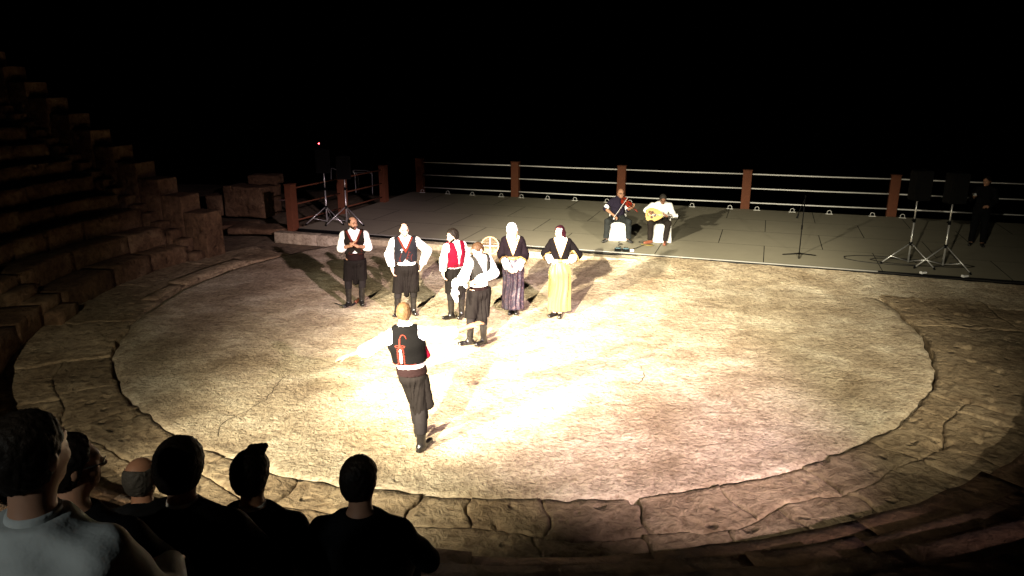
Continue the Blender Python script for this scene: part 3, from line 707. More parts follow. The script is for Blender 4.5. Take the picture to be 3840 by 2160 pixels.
# loose grit and pebbles on the floor
v, f = [], []
for i in range(260):
    r_ = 7.0*math.sqrt(random.random()); a_ = random.uniform(math.pi, 2*math.pi+0.9) if i % 3 else random.uniform(0, 6.28)
    if i % 4 == 0: r_ = random.uniform(6.6, 8.4)
    x_, y_, _ = pol(r_, a_); h_ = random.uniform(.005, .014)
    z_ = 0.010*vnoise(x_*1.1, y_*1.1, 0, 5)+0.005*vnoise(x_*5, y_*5, 0, 6)+(0.006 if r_ > 7.1 else 0)
    b = len(v); rot_ = random.uniform(0, 6.28)
    for k_ in range(5): a2 = rot_+k_*1.2566; q_ = h_*random.uniform(.8, 1.6); v.append((x_+q_*math.cos(a2), y_+q_*math.sin(a2), z_-.004))
    v.append((x_, y_, z_+h_)); f += [(b+k_, b+(k_+1) % 5, b+5) for k_ in range(5)]
o = pyd('pebbles', v, f, M['earth']); tag(o, 'loose dark pebbles and grit scattered over the stone floor', kind='stuff')
# ------------------------------------------------------------------ organic shapes: signed distances meshed by surface nets
V3 = lambda *a: np.array(a, dtype=float)
def nrm(v): v = np.asarray(v, float); return v/(np.linalg.norm(v)+1e-9)
class Sdf:
    def __init__(s, vox=0.01): s.vox = vox; s.ops = []; s.post = []; s.lo = []; s.hi = []
    def _add(s, fn, lo, hi, k): s.ops.append((fn, lo, hi, k)); s.lo.append(lo); s.hi.append(hi); return s
    def rc(s, a, b, ra, rb=None, k=0.02):
        a, b = V3(*a), V3(*b); rb = ra if rb is None else rb; ba = b-a; bb = max(1e-9, ba @ ba)
        def fn(X, Y, Z):
            qx, qy, qz = X-a[0], Y-a[1], Z-a[2]
            h = np.clip((qx*ba[0]+qy*ba[1]+qz*ba[2])/bb, 0, 1)
            return np.sqrt((qx-h*ba[0])**2+(qy-h*ba[1])**2+(qz-h*ba[2])**2)-(ra+h*(rb-ra))
        m = max(ra, rb); return s._add(fn, np.minimum(a, b)-m, np.maximum(a, b)+m, k)
    def el(s, c, r, k=0.02, ax=None):
        c = V3(*c); r = V3(*r); A = np.eye(3) if ax is None else np.array([nrm(v) for v in ax])
        def fn(X, Y, Z):
            q = (X-c[0], Y-c[1], Z-c[2]); u = [A[i, 0]*q[0]+A[i, 1]*q[1]+A[i, 2]*q[2] for i in range(3)]
            k0 = np.sqrt(sum((u[i]/r[i])**2 for i in range(3))); k1 = np.sqrt(sum((u[i]/r[i]**2)**2 for i in range(3)))+1e-9
            return k0*(k0-1)/k1
        e = np.abs(A).T @ r; return s._add(fn, c-e, c+e, k)
    def ec(s, a, b, wa, wb, side, k=0.03):
        a, b = V3(*a), V3(*b); n = nrm(b-a); L = np.linalg.norm(b-a); sd = nrm(V3(*side)-n*(V3(*side) @ n)); fr = np.cross(n, sd)
        def fn(X, Y, Z):
            q = (X-a[0], Y-a[1], Z-a[2]); d = lambda v: q[0]*v[0]+q[1]*v[1]+q[2]*v[2]
            ax = d(n); h = np.clip(ax/L, 0, 1); ov = ax-h*L; w = wa[0]+h*(wb[0]-wa[0]); t = wa[1]+h*(wb[1]-wa[1]); m = np.minimum(w, t)
            return (np.sqrt((d(sd)/w)**2+(d(fr)/t)**2+(ov/m)**2)-1)*m
        m = max(wa+wb); return s._add(fn, np.minimum(a, b)-m, np.maximum(a, b)+m, k)
    def inter(s, fn): s.post.append(('i', fn)); return s
    def sub(s, fn): s.post.append(('s', fn)); return s
    def disp(s, fn): s.post.append(('d', fn)); return s
    def clone(s, vox=None, inf=0.0, post=False):
        o = Sdf(vox or s.vox); o.ops = list(s.ops); o.lo = list(s.lo); o.hi = list(s.hi)
        if post: o.post = list(s.post)
        if inf: o.post.insert(0, ('d', lambda X, Y, Z: -inf)); o.lo.append(np.min(s.lo, 0)-inf); o.hi.append(np.max(s.hi, 0)+inf)
        return o
    def mesh(s, name, clip=None):
        v = s.vox; lo = np.min(s.lo, 0)-3*v; hi = np.max(s.hi, 0)+3*v
        if clip is not None: lo = np.maximum(lo, clip[0]); hi = np.minimum(hi, clip[1])
        n = np.ceil((hi-lo)/v).astype(int)+1
        ax = [lo[i]+np.arange(n[i])*v for i in range(3)]
        A = np.full(n, 0.5, dtype=np.float32)
        for fn, l, h, k in s.ops:
            mg = k+4*v+0.02; i0 = np.clip(np.floor((l-mg-lo)/v).astype(int), 0, n); i1 = np.clip(np.ceil((h+mg-lo)/v).astype(int)+1, 0, n)
            if np.any(i1-i0 < 1): continue
            X = ax[0][i0[0]:i1[0], None, None]; Y = ax[1][None, i0[1]:i1[1], None]; Z = ax[2][None, None, i0[2]:i1[2]]
            d = fn(X, Y, Z).astype(np.float32); w = A[i0[0]:i1[0], i0[1]:i1[1], i0[2]:i1[2]]
            hh = np.clip(0.5+0.5*(w-d)/k, 0, 1); w[...] = np.where(np.abs(w-d) > k, np.minimum(w, d), w+(d-w)*hh-k*hh*(1-hh))
        if s.post:
            X = ax[0][:, None, None]; Y = ax[1][None, :, None]; Z = ax[2][None, None, :]
            for op, fn in s.post:
                d = fn(X, Y, Z)
                if op == 'i': A = np.maximum(A, d)
                elif op == 's': A = np.maximum(A, -d)
                else: A = A+d
        A = np.asarray(A, np.float32)
        for i in range(3):
            sl = [slice(None)]*3
            sl[i] = 0; A[tuple(sl)] = np.maximum(A[tuple(sl)], v*.5); sl[i] = -1; A[tuple(sl)] = np.maximum(A[tuple(sl)], v*.5)
        I = A < 0
        c = np.zeros(tuple(np.array(I.shape)-1), np.int8)
        for dx in (0, 1):
            for dy in (0, 1):
                for dz in (0, 1): c += I[dx:I.shape[0]-1+dx, dy:I.shape[1]-1+dy, dz:I.shape[2]-1+dz]
        act = np.argwhere((c > 0) & (c < 8))
        if len(act) == 0: raise RuntimeError('empty sdf '+name)
        idm = np.full(c.shape, -1, np.int64); idm[act[:, 0], act[:, 1], act[:, 2]] = np.arange(len(act))
        cor = [(dx, dy, dz) for dx in (0, 1) for dy in (0, 1) for dz in (0, 1)]
        val = [A[act[:, 0]+d[0], act[:, 1]+d[1], act[:, 2]+d[2]] for d in cor]
        acc = np.zeros((len(act), 3)); cnt = np.zeros(len(act))
        for i in range(8):
            for j in range(i+1, 8):
                di, dj = np.array(cor[i]), np.array(cor[j])
                if np.abs(di-dj).sum() != 1: continue
                a, b = val[i], val[j]; m = (a < 0) != (b < 0); t = np.where(m, a/np.where(m, a-b, 1), 0)
                acc += (di[None]+(dj-di)[None]*t[:, None])*m[:, None]; cnt += m
        P = lo+(act+acc/cnt[:, None])*v
        F = []
        for axn in range(3):
            o1, o2 = [(1, 2), (2, 0), (0, 1)][axn]
            sl0 = [slice(None)]*3; sl1 = [slice(None)]*3; sl0[axn] = slice(0, -1); sl1[axn] = slice(1, None)
            a = I[tuple(sl0)]; b = I[tuple(sl1)]; e = np.argwhere(a != b)
            e = e[(e[:, o1] > 0) & (e[:, o2] > 0) & (e[:, o1] < I.shape[o1]-1) & (e[:, o2] < I.shape[o2]-1)]
            fl = a[e[:, 0], e[:, 1], e[:, 2]]
            def cell(d1, d2): q = e.copy(); q[:, o1] += d1; q[:, o2] += d2; return idm[q[:, 0], q[:, 1], q[:, 2]]
            q = np.stack([cell(-1, -1), cell(0, -1), cell(0, 0), cell(-1, 0)], 1)
            q[~fl] = q[~fl][:, ::-1]; F.append(q)
        F = np.concatenate(F); F = F[(F >= 0).all(1)]
        me = bpy.data.meshes.new(name); me.vertices.add(len(P)); me.vertices.foreach_set('co', P.astype(np.float32).ravel())
        me.loops.add(F.size); me.loops.foreach_set('vertex_index', F.astype(np.int32).ravel())
        me.polygons.add(len(F)); me.polygons.foreach_set('loop_start', np.arange(0, F.size, 4, dtype=np.int32))
        me.polygons.foreach_set('use_smooth', np.ones(len(F), bool))
        me.update(calc_edges=True); me.validate()
        return me
    def part(s, name, mat, parent, clip=None): return obj(name, s.mesh(name, clip), mat, parent)

def folds(amp, f=1.0, ph=0.0):
    return lambda X, Y, Z: amp*np.sin((31*X+11*Z)*f+3*np.sin(17*Y*f+9*Z)+ph)*np.sin((23*Z-19*Y+7*X)*f+2*np.sin(13*X*f)+ph)
def below(z): return lambda X, Y, Z: Z-z+0*X+0*Y
def above(z): return lambda X, Y, Z: z-Z+0*X+0*Y
def half(p, n):
    p, n = V3(*p), nrm(n); return lambda X, Y, Z: (X-p[0])*n[0]+(Y-p[1])*n[1]+(Z-p[2])*n[2]
def pattern(lines, w, u, v, o, closed=False):
    """distance to polylines drawn on the plane spanned by u, v through o"""
    o, u, v = V3(*o), nrm(u), nrm(v)
    def fn(X, Y, Z):
        a = (X-o[0])*u[0]+(Y-o[1])*u[1]+(Z-o[2])*u[2]; b = (X-o[0])*v[0]+(Y-o[1])*v[1]+(Z-o[2])*v[2]
        best = None
        for ln in lines:
            ww = w
            if isinstance(ln, tuple): ln, ww = ln
            for i in range(len(ln)-1):
                (x0, y0), (x1, y1) = ln[i], ln[i+1]; dx, dy = x1-x0, y1-y0; h = np.clip(((a-x0)*dx+(b-y0)*dy)/(dx*dx+dy*dy+1e-9), 0, 1)
                d = np.sqrt((a-x0-h*dx)**2+(b-y0-h*dy)**2)-ww
                best = d if best is None else np.minimum(best, d)
        return best
    return fn

# ------------------------------------------------------------------ the human figure
def frame(fd):
    f = nrm(fd); s = nrm(np.cross(f, V3(0, 0, 1))); u = np.cross(s, f); return s, f, u     # s: person's right hand side seen along f
def head_shapes(S, c, fd, sc=1.0, nk=0.012):
    s, f, u = frame(fd); c = V3(*c); P = lambda a, b, d: c+(s*a+f*b+u*d)*sc
    ax = [s, f, u]
    S.el(P(0, -.012, .025), V3(.074, .096, .088)*sc, .02, ax); S.el(P(0, .022, -.035), V3(.060, .068, .078)*sc, .03, ax)
    S.el(P(0, .055, -.088), V3(.030, .028, .024)*sc, .025, ax)
    S.rc(P(0, .088, .005), P(0, .108, -.030), .009*sc, .014*sc, .012)                       # nose
    S.rc(P(-.03, .082, .022), P(.03, .082, .022), .012*sc, .012*sc, .02)                     # brow ridge
    for q in (-1, 1): S.el(P(.076*q, -.008, -.008), V3(.010, .020, .032)*sc, .008, ax); S.el(P(.034*q, .062, -.03), V3(.022, .02, .022)*sc, .02, ax)
    S.rc(P(-.018, .082, -.062), P(.018, .082, -.062), .008*sc, .008*sc, .012)
def hand(S, w, d, nml, thumb=1, curl=0.6, sc=1.0):
    w = V3(*w); d = nrm(d); nml = nrm(V3(*nml)-d*(V3(*nml) @ d)); a = np.cross(nml, d)*thumb
    S.el(w+d*.045*sc, V3(.040, .052, .016)*sc, .02, [a, d, nml]); S.rc(w, w+d*.03, .026*sc, .026*sc, .02)
    for i, ln in enumerate((.040, .046, .043, .034)):
        b = w+d*.085*sc+a*(1.5-i)*.0195*sc
        d1 = nrm(d*math.cos(curl*.6)+nml*math.sin(curl*.6)); d2 = nrm(d*math.cos(curl*1.7)+nml*math.sin(curl*1.7))
        m = b+d1*ln*sc; S.rc(b-d*.01, m, .0098*sc, .0092*sc, .006); S.rc(m, m+d2*ln*.95*sc, .0092*sc, .0080*sc, .004)
    b = w+d*.025*sc+a*.030*sc; m = b+(d*.030+a*.022+nml*.014)*sc; S.rc(b, m, .0125*sc, .011*sc, .012); S.rc(m, m+(d*.030+a*.004+nml*.012)*sc, .0105*sc, .009*sc, .006)
def limb(S, a, b, c, ra, rb, rc_, k=.03): S.rc(a, b, ra, rb, k); S.rc(b, c, rb, rc_, k)
def torso(S, J, inf=0.0, w=1.0, arms=False, k=.05):
    sl, sr, pv, nb = J['sl'], J['sr'], J['pv'], J['nb']; side = nrm(sr-sl); ch = J['ch']; wa = J['wa']
    S.ec(pv, wa, (.150*w+inf, .108*w+inf), (.138*w+inf, .100*w+inf), side, k); S.ec(wa, ch, (.138*w+inf, .100*w+inf), (.158*w+inf, .112*w+inf), side, k)
    S.ec(ch, ch*.35+nb*.65, (.158*w+inf, .112*w+inf), (.120*w+inf, .080*w+inf), side, k)
    for p_, sg in ((sl, 1), (sr, -1)): S.rc(p_+side*.028*sg-V3(0, 0, .022), nb-V3(0, 0, .03), .052+inf, .056+inf*.6, .04)
def mkJ(**k):
    J = {a: V3(*b) for a, b in k.items() if b is not None}
    if 'nb' not in J: J['nb'] = (J['sl']+J['sr'])/2+V3(0, .01, .05)
    if 'ch' not in J: J['ch'] = ((J['sl']+J['sr'])/2)*.72+J['pv']*.28
    if 'wa' not in J: J['wa'] = ((J['sl']+J['sr'])/2)*.38+J['pv']*.62
    return J
def body(root, J, skin, hands, vox=.009, legs=True, sc=1.0, curl=(.6, .6)):
    S = Sdf(vox); torso(S, J, -.006)
    S.rc(J['nb'], J['head']-nrm(J['head']-J['nb'])*.02, .056*sc, .054*sc, .03); head_shapes(S, J['head'], J['fd'], sc)
    for q, (hd, hn, th, cu) in zip('lr', hands):
        limb(S, J['s'+q]-V3(0, 0, .022), J['e'+q], J['w'+q], .050, .040, .027); hand(S, J['w'+q], hd, hn, th, cu, .95)
    if legs:
        for q in 'lr':
            S.rc(J['h'+q], J['k'+q], .082, .056, .04); S.rc(J['k'+q], J['a'+q], .056, .040, .03); S.rc(J['a'+q]-V3(0, 0, .035), J['a'+q]*.35+J['t'+q]*.65-V3(0, 0, .012), .030, .020, .02)
    return S.part('body', M[skin], root)
def face(root, J, sc=1.0, brow='hair', lips=True, mous=None, eyes=True):
    s, f, u = frame(J['fd']); c = J['head']; P = lambda a, b, d: c+(s*a+f*b+u*d)*sc
    if eyes:
        for q in (-1, 1):
            bm = bmesh.new(); bmesh.ops.create_uvsphere(bm, u_segments=10, v_segments=6, radius=1)
            mt = Matrix.Translation(Vector(P(.031*q, .078, .004))) @ (Matrix([[s[i], f[i], u[i]] for i in range(3)]).to_4x4()) @ Matrix.Diagonal((.015, .011, .0085, 1))
            bmesh.ops.transform(bm, matrix=mt, verts=bm.verts); obj('eye', bm, M['eye'], root, True)
    if brow:
        for q in (-1, 1):
            obj('eyebrow', tube_bm([P(.012*q, .099, .022), P(.032*q, .096, .029), P(.052*q, .080, .024)], .0062, 6), M[brow], root, True)
    if lips: obj('lips', tube_bm([P(-.022, .086, -.066), P(0, .093, -.063), P(.022, .086, -.066)], .0065, 6), M['lip'], root, True)
    if mous: obj('moustache', tube_bm([P(-.032, .084, -.060), P(-.012, .097, -.050), P(.012, .097, -.050), P(.032, .084, -.060)], .008, 6), M[mous], root, True)
def hair(root, J, mat, fn, inf=.010, sc=1.0, vox=.008, name='hair', extra=None, amp=.004, freq=3.0):
    s, f, u = frame(J['fd']); c = J['head']; S = Sdf(vox); ax = [s, f, u]
    S.el(c+(f*-.012+u*.025)*sc, V3(.074+inf, .096+inf, .088+inf)*sc, .02, ax); S.el(c+(f*-.03-u*.02)*sc, V3(.066+inf, .07+inf, .075+inf)*sc, .02, ax)
    if extra: extra(S, lambda a, b, d: c+(s*a+f*b+u*d)*sc, ax)
    def cut(X, Y, Z):
        q = (X-c[0], Y-c[1], Z-c[2]); d = lambda v: (q[0]*v[0]+q[1]*v[1]+q[2]*v[2])/sc
        return fn(d(s), d(f), d(u))*sc
    if amp: S.disp(folds(amp, freq))
    S.inter(cut); return S.part(name, M[mat], root)
short_hair = lambda a, b, d: np.maximum(np.maximum(b-(.058+.25*(d-.05)), -(d+.075)), np.where(d < .02, b-.0-(d+.05)*.5, -1))
def bald_hair(top): return lambda a, b, d: np.maximum(np.maximum(np.maximum(b-.015-.2*d, -(d+.075)), d-top-.5*np.maximum(-b-.05, 0)), np.where(d < .02, b-.0-(d+.05)*.5, -1))
def beard(root, J, mat, inf=.006, sc=1.0):
    s, f, u = frame(J['fd']); c = J['head']; S = Sdf(.007); ax = [s, f, u]; P = lambda a, b, d: c+(s*a+f*b+u*d)*sc
    S.el(P(0, .022, -.035), V3(.060+inf, .068+inf, .078+inf)*sc, .02, ax); S.el(P(0, .055, -.088), V3(.030+inf, .028+inf, .024+inf)*sc, .02, ax)
    def cut(X, Y, Z):
        q = (X-c[0], Y-c[1], Z-c[2]); d = lambda v: (q[0]*v[0]+q[1]*v[1]+q[2]*v[2])/sc
        a, b, z = d(s), d(f), d(u)
        return np.maximum(np.maximum(z+.035+.0*a-np.maximum(0, (np.abs(a)-.035))*1.5, -(b+.0)), .022-np.sqrt((a*.9)**2+(z+.063)**2)*1.0)*sc
    S.inter(cut); return S.part('beard', M[mat], root)
def boots(root, J, top, mat='boot', r=(.050, .064)):
    for q in 'lr':
        a, kn, t = J['a'+q], J['k'+q], J['t'+q]; z0 = a[2]-.09; S = Sdf(.009); up = nrm(kn-a); L = (top-a[2]+z0)/max(.2, up[2]); tp = a+up*L
        S.rc(a+V3(0, 0, -.02), tp, r[0], r[1], .03)
        fwd = nrm(V3(t[0]-a[0], t[1]-a[1], 0)); S.rc(a-fwd*.04-V3(0, 0, .045), t-fwd*.035+V3(0, 0, .032), .040, .030, .04)
        S.ec(a-fwd*.05+V3(0, 0, -.078), t-fwd*.03+V3(0, 0, .012), (.040, .014), (.040, .012), np.cross(fwd, V3(0, 0, 1)), .01)
        S.disp(folds(.0035, 1.8, 1.0)); S.inter(above(z0+.001)); S.inter(half(tp, up)); b = S.part('boot', M[mat], root)
        obj('heel', box_bm(.065, .06, .028, (0, 0, .014), .006, 1, rot=None), M[mat], b).matrix_local = Matrix.Translation(Vector((a-fwd*.045)[:2].tolist()+[z0+.0005])) @ Matrix.Rotation(math.atan2(fwd[1], fwd[0]), 4, 'Z')
def shirt(root, J, mat='shirt', z0=.95, cuff=('w', 'w'), r=(.070, .066, .048), inf=.012, vox=.010, w=1.0, collar=True, amp=.005):
    S = Sdf(vox); torso(S, J, inf, w)
    for q, cf in zip('lr', cuff):
        S.rc(J['s'+q]-V3(0, 0, .028), J['e'+q], r[0]*.84, r[1], .04)
        if cf == 'w': S.rc(J['e'+q], J['e'+q]*.12+J['w'+q]*.88, r[1], r[2]+.012, .03); S.rc(J['e'+q]*.12+J['w'+q]*.88, J['w'+q], r[2]-.004, r[2]-.006, .01)
        elif cf == 'e': S.rc(J['e'+q], J['e'+q]*.82+J['w'+q]*.18, r[1], r[1]-.008, .02)
    if collar: S.rc(J['nb']-V3(0, 0, .02), J['nb']*.55+J['head']*.45-V3(0, 0, .025), .070, .062, .02)
    S.disp(folds(amp, 1.0)); S.inter(above(z0)); return S.part('shirt', M[mat], root)
def facing(J):
    side = nrm(J['sr']-J['sl']); fr = nrm(np.cross(V3(0, 0, 1), side)); return side, fr      # fr points away from camera when sl is at -x
def vest(root, J, mat, z0, vz, slope=.55, notch=None, inf=.034, lapel=None, front=-1, vox=.009, lines=None, lmat='redbraid', lw=.006, back=None, flip=1):
    """waistcoat: torso shell with V neck cut, optional lapels and braid lines given in (side, height) metres on the front"""
    base = Sdf(vox); torso(base, J, inf, 1.08); side, fr = facing(J); fr = fr*flip; c = J['ch']; vzz = vz
    def loc(X, Y, Z): return (X-c[0])*side[0]+(Y-c[1])*side[1], (X-c[0])*fr[0]+(Y-c[1])*fr[1]
    def vcut(off):
        def fn(X, Y, Z):
            a, b = loc(X, Y, Z); return np.maximum((np.abs(a)-(Z-vzz)*slope+off), b+.02)
        return fn
    def ncut(X, Y, Z): a, b = loc(X, Y, Z); return np.maximum(np.abs(a)-(notch-Z)*.8, b+.02)
    def armh(X, Y, Z):
        d = None
        for q in 'lr':
            p = J['s'+q]; u = 1 if q == 'r' else -1
            e = np.sqrt((Z-p[2]+.02)**2*.55+((X-p[0])*fr[0]+(Y-p[1])*fr[1])**2*.7); g = (X-p[0])*side[0]*u+(Y-p[1])*side[1]*u
            h = np.maximum(e-.085, -(g+.022)); d = h if d is None else np.minimum(d, h)
        return d
    top = J['nb'][2]+.012
    def fin(S, o=0.0): S.disp(folds(.003, .8)); S.inter(above(z0)); S.inter(below(top)); S.sub(armh); return S
    S = base.clone(); fin(S); S.sub(vcut(0.0))
    if notch: S.sub(ncut)
    v = S.part('vest', M[mat], root)
    if lapel:
        S = base.clone(inf=.006); fin(S); S.sub(vcut(0.0)); S.inter(vcut(-.042)); S.part('lapel', M[lapel], v)
    if lines:
        S = base.clone(vox=.006, inf=.006); fin(S); S.sub(vcut(0.0)); S.inter(lambda X, Y, Z: loc(X, Y, Z)[1]+.0); S.inter(pattern(lines, lw, side, V3(0, 0, 1), V3(c[0], c[1], 0))); S.part('braid', M[lmat], v)
    if back:
        for nm, mt, ln, ww in back:
            S = base.clone(vox=.006, inf=.007); fin(S); S.inter(lambda X, Y, Z: -loc(X, Y, Z)[1]); S.inter(pattern(ln, ww, side, V3(0, 0, 1), V3(c[0], c[1], 0))); S.part(nm, M[mt], v)
    return v
def vraka(root, J, top, hem, pouch, mat='breeches', w=1.0, pleat=.008):
    S = Sdf(.010); side, fr = facing(J); pv = J['pv']; cx, cy = pv[0], pv[1]
    wt = V3(J['wa'][0]*.3+pv[0]*.7, J['wa'][1]*.3+pv[1]*.7, top)
    S.ec(wt, pv-V3(0, 0, .06), (.162*w, .125*w), (.195*w, .155*w), side, .05)
    for q in 'lr':
        h, k = J['h'+q], J['k'+q]; e = h+(k-h)*min(1.25, (h[2]-hem)/max(.05, h[2]-k[2]))
        S.rc(h, e, .118*w, .098*w, .03)
        S.rc(e, e-V3(0, 0, .04), .094*w, .090*w, .02)
    m = (J['kl']+J['kr'])/2; pt = V3(m[0]*.6+cx*.4, m[1]*.6+cy*.4, 0)
    S.ec(pv-V3(0, 0, .1), V3(pt[0], pt[1]-.02, pouch+.05), (.13*w, .12*w), (.040, .070), side, .022)
    def pl(X, Y, Z):
        b_ = (X-cx)*fr[0]+(Y-cy)*fr[1]; a_ = (X-cx)*side[0]+(Y-cy)*side[1]; th = np.arctan2(b_, a_)
        mid = np.exp(-(a_/.085)**2)
        return pleat*(np.sin(th*15+3*np.sin(Z*5+th)+1.3)*.6+np.sin(th*27-2*np.sin(Z*7))*.5)*np.clip((top-Z)/.10, 0, 1)*(.45+mid)
    S.disp(pl)
    mx = float(pt[0]); sdv = side
    S.inter(lambda X, Y, Z: np.where(np.abs((X-pt[0])*sdv[0]+(Y-pt[1])*sdv[1]) < .055, pouch-Z, hem-Z)); S.inter(below(top))
    return S.part('breeches', M[mat], root)
def stockings(root, J, top, bot, mat='stocking', r=.074):
    for q in 'lr':
        k, a = J['k'+q], J['a'+q]; t = k+(k-a)*.1; S = Sdf(.010); S.rc(t, a, r, r*.74, .02); S.inter(below(top)); S.inter(above(bot)); S.part('stocking', M[mat], root)
def sash(root, J, z0, z1, mat='sash', w=1.0, inf=.022):
    S = Sdf(.010); torso(S, J, inf, w); S.disp(lambda X, Y, Z: .003*np.sin(Z*260)+0*X+0*Y); S.inter(above(z0)); S.inter(below(z1)); return S.part('sash', M[mat], root)
def shoes(root, J, mat, z=0.0):
    for q in 'lr':
        a, t = J['a'+q], J['t'+q]; z0 = a[2]-.085; S = Sdf(.008); fwd = nrm(V3(t[0]-a[0], t[1]-a[1], 0)); tt = a+fwd*np.linalg.norm(t[:2]-a[:2])
        S.rc(V3(*(a-fwd*.035)[:2], z0+.045), V3(*(tt-fwd*.03)[:2], z0+.03), .042, .032, .03); S.ec(V3(*(a-fwd*.04)[:2], z0+.012), V3(*(tt-fwd*.03)[:2], z0+.01), (.040, .012), (.040, .011), np.cross(fwd, V3(0, 0, 1)), .01)
        S.inter(above(z0+.001)); S.part('shoe', M[mat], root)
def person(label, loc, rz=0.0, name='person', group=None): return tag(empty(name, loc, rz), label, 'person', group)
def toward(x, y): return math.atan2(x, y)      # rotation that turns local -Y to the camera (which stands at the origin)
# ------------------------------------------------------------------ the dancers
DG = 'dancers in the orchestra'
Z0 = 0.012
# A: clapping dancer on the left
x, y = -2.96, 13.72
r = person('clapping dancer in dark red-collared vest, leftmost on the orchestra floor', (x, y, Z0), toward(-x, y)*1, group=DG)
J = mkJ(head=(-.005, -.02, 1.615), fd=(.52, -.85, -.08), sl=(-.195, .01, 1.425), sr=(.205, .0, 1.42), el=(-.245, -.02, 1.15), er=(.245, -.02, 1.15), wl=(-.055, -.27, 1.245), wr=(.055, -.28, 1.225),
        pv=(0, 0, .95), hl=(-.095, 0, .92), hr=(.085, 0, .92), kl=(-.155, -.03, .50), kr=(.105, -.02, .50), al=(-.165, .0, .09), ar=(.075, .03, .09), tl=(-.275, -.20, .03), tr=(.095, -.20, .03))
body(r, J, 'skin', [((.55, -.35, .75), (1, 0, -.3), -1, .25), ((-.75, -.3, .55), (-.6, .2, -.5), 1, .3)])
face(r, J, mous='hair'); beard(r, J, 'hair', .004); hair(r, J, 'hair', bald_hair(.075))
shirt(r, J, z0=.96, cuff=('e', 'e'), r=(.078, .082, .05))
sash(r, J, .915, 1.06); vest(r, J, 'vestdark', 1.035, 1.25, .50, notch=1.125, lapel='redbraid', lines=[[(-.13, 1.06), (-.10, 1.10)], [(.12, 1.08), (.10, 1.12), (.13, 1.13)], [(-.12, 1.045), (-.05, 1.05)], [(.05, 1.05), (.12, 1.045)]], lw=.004)
vraka(r, J, .925, .525, .42); stockings(r, J, .56, .36); boots(r, J, .43)
# B: dancer with hand on hip
x, y = -1.93, 13.14
r = person('dancer in navy vest with white pin, one hand on hip, facing the front', (x, y, Z0), toward(-x, y), group=DG)
J = mkJ(head=(0, -.03, 1.605), fd=(.18, -.97, -.12), sl=(-.205, .0, 1.42), sr=(.225, .0, 1.42), el=(-.285, .03, 1.14), er=(.40, .09, 1.18), wl=(-.235, -.07, .90), wr=(.305, -.02, .955),
        pv=(.02, 0, .95), hl=(-.08, 0, .92), hr=(.11, 0, .92), kl=(-.15, -.03, .49), kr=(.13, 0, .49), al=(-.185, .0, .09), ar=(.11, .03, .09), tl=(-.25, -.20, .03), tr=(.15, -.19, .03))
body(r, J, 'skinfair', [((.12, -.25, -.95), (1, 0, 0), 1, .7), ((-.3, -.15, -.9), (-1, 0, 0), -1, .6)])
face(r, J); hair(r, J, 'hair', bald_hair(.092), .004); beard(r, J, 'hairbrown', .0015)
shirt(r, J, z0=.955, r=(.078, .080, .052))
vest(r, J, 'vestblue', 1.03, 1.28, .50, notch=1.11, lapel='redbraid', lines=[[(.06, 1.25), (.045, 1.20), (.02, 1.13), (0, 1.06)], [(-.13, 1.07), (-.09, 1.05), (-.12, 1.12)], [(.10, 1.06), (.09, 1.13), (.12, 1.18)], [(-.10, 1.12), (-.08, 1.2)]]
     + [[(.045+.055*t, 1.09+.16*t), (.015+.055*t, 1.09+.16*t)] for t in (-.6, -.2, .2, .5, .8)], lw=.0045)
vraka(r, J, .97, .455, .345, w=1.05); stockings(r, J, .5, .34); boots(r, J, .41)
bm = bmesh.new(); bmesh.ops.create_uvsphere(bm, u_segments=10, v_segments=6, radius=1, matrix=Matrix.Translation((-.055, -.185, 1.275)) @ Matrix.Diagonal((.026, .012, .018, 1))); tube_bm([(-.055, -.187, 1.265), (-.06, -.188, 1.225)], .007, 6, bm); obj('pin', bm, M['white'], r, True)
# C: dancer in the red vest
x, y = -1.03, 12.95
r = person('dancer in open crimson vest looking down to the left', (x, y, Z0), toward(-x, y), group=DG)
J = mkJ(head=(-.025, -.05, 1.545), fd=(-.80, -.55, -.22), sl=(-.135, -.11, 1.375), sr=(.165, .10, 1.365), el=(-.19, -.13, 1.12), er=(.24, .08, 1.11), wl=(-.20, -.22, .92), wr=(.22, -.10, .93),
        pv=(.0, 0, .91), hl=(-.065, -.04, .88), hr=(.085, .04, .88), kl=(-.075, -.06, .47), kr=(.115, .01, .47), al=(-.075, -.02, .09), ar=(.115, .05, .09), tl=(-.25, -.15, .03), tr=(.05, -.20, .03))
body(r, J, 'skinfair', [((.15, -.25, -.95), (1, .2, 0), 1, .6), ((-.2, -.6, -.75), (-1, 0, 0), -1, .7)])
face(r, J); hair(r, J, 'hair', short_hair, .020, amp=.006); beard(r, J, 'hair', .004)
shirt(r, J, z0=.95, r=(.072, .072, .05)); vest(r, J, 'vestred', .985, .90, .13, lines=[[(.05, 1.02), (.14, 1.03)], [(.05, 1.05), (.14, 1.06)], [(.06, 1.08), (.14, 1.09)], [(-.14, 1.03), (-.07, 1.02)]], lmat='vestgrey', lw=.004)
vraka(r, J, .965, .50, .34, mat='breeches'); stockings(r, J, .54, .36); boots(r, J, .42)
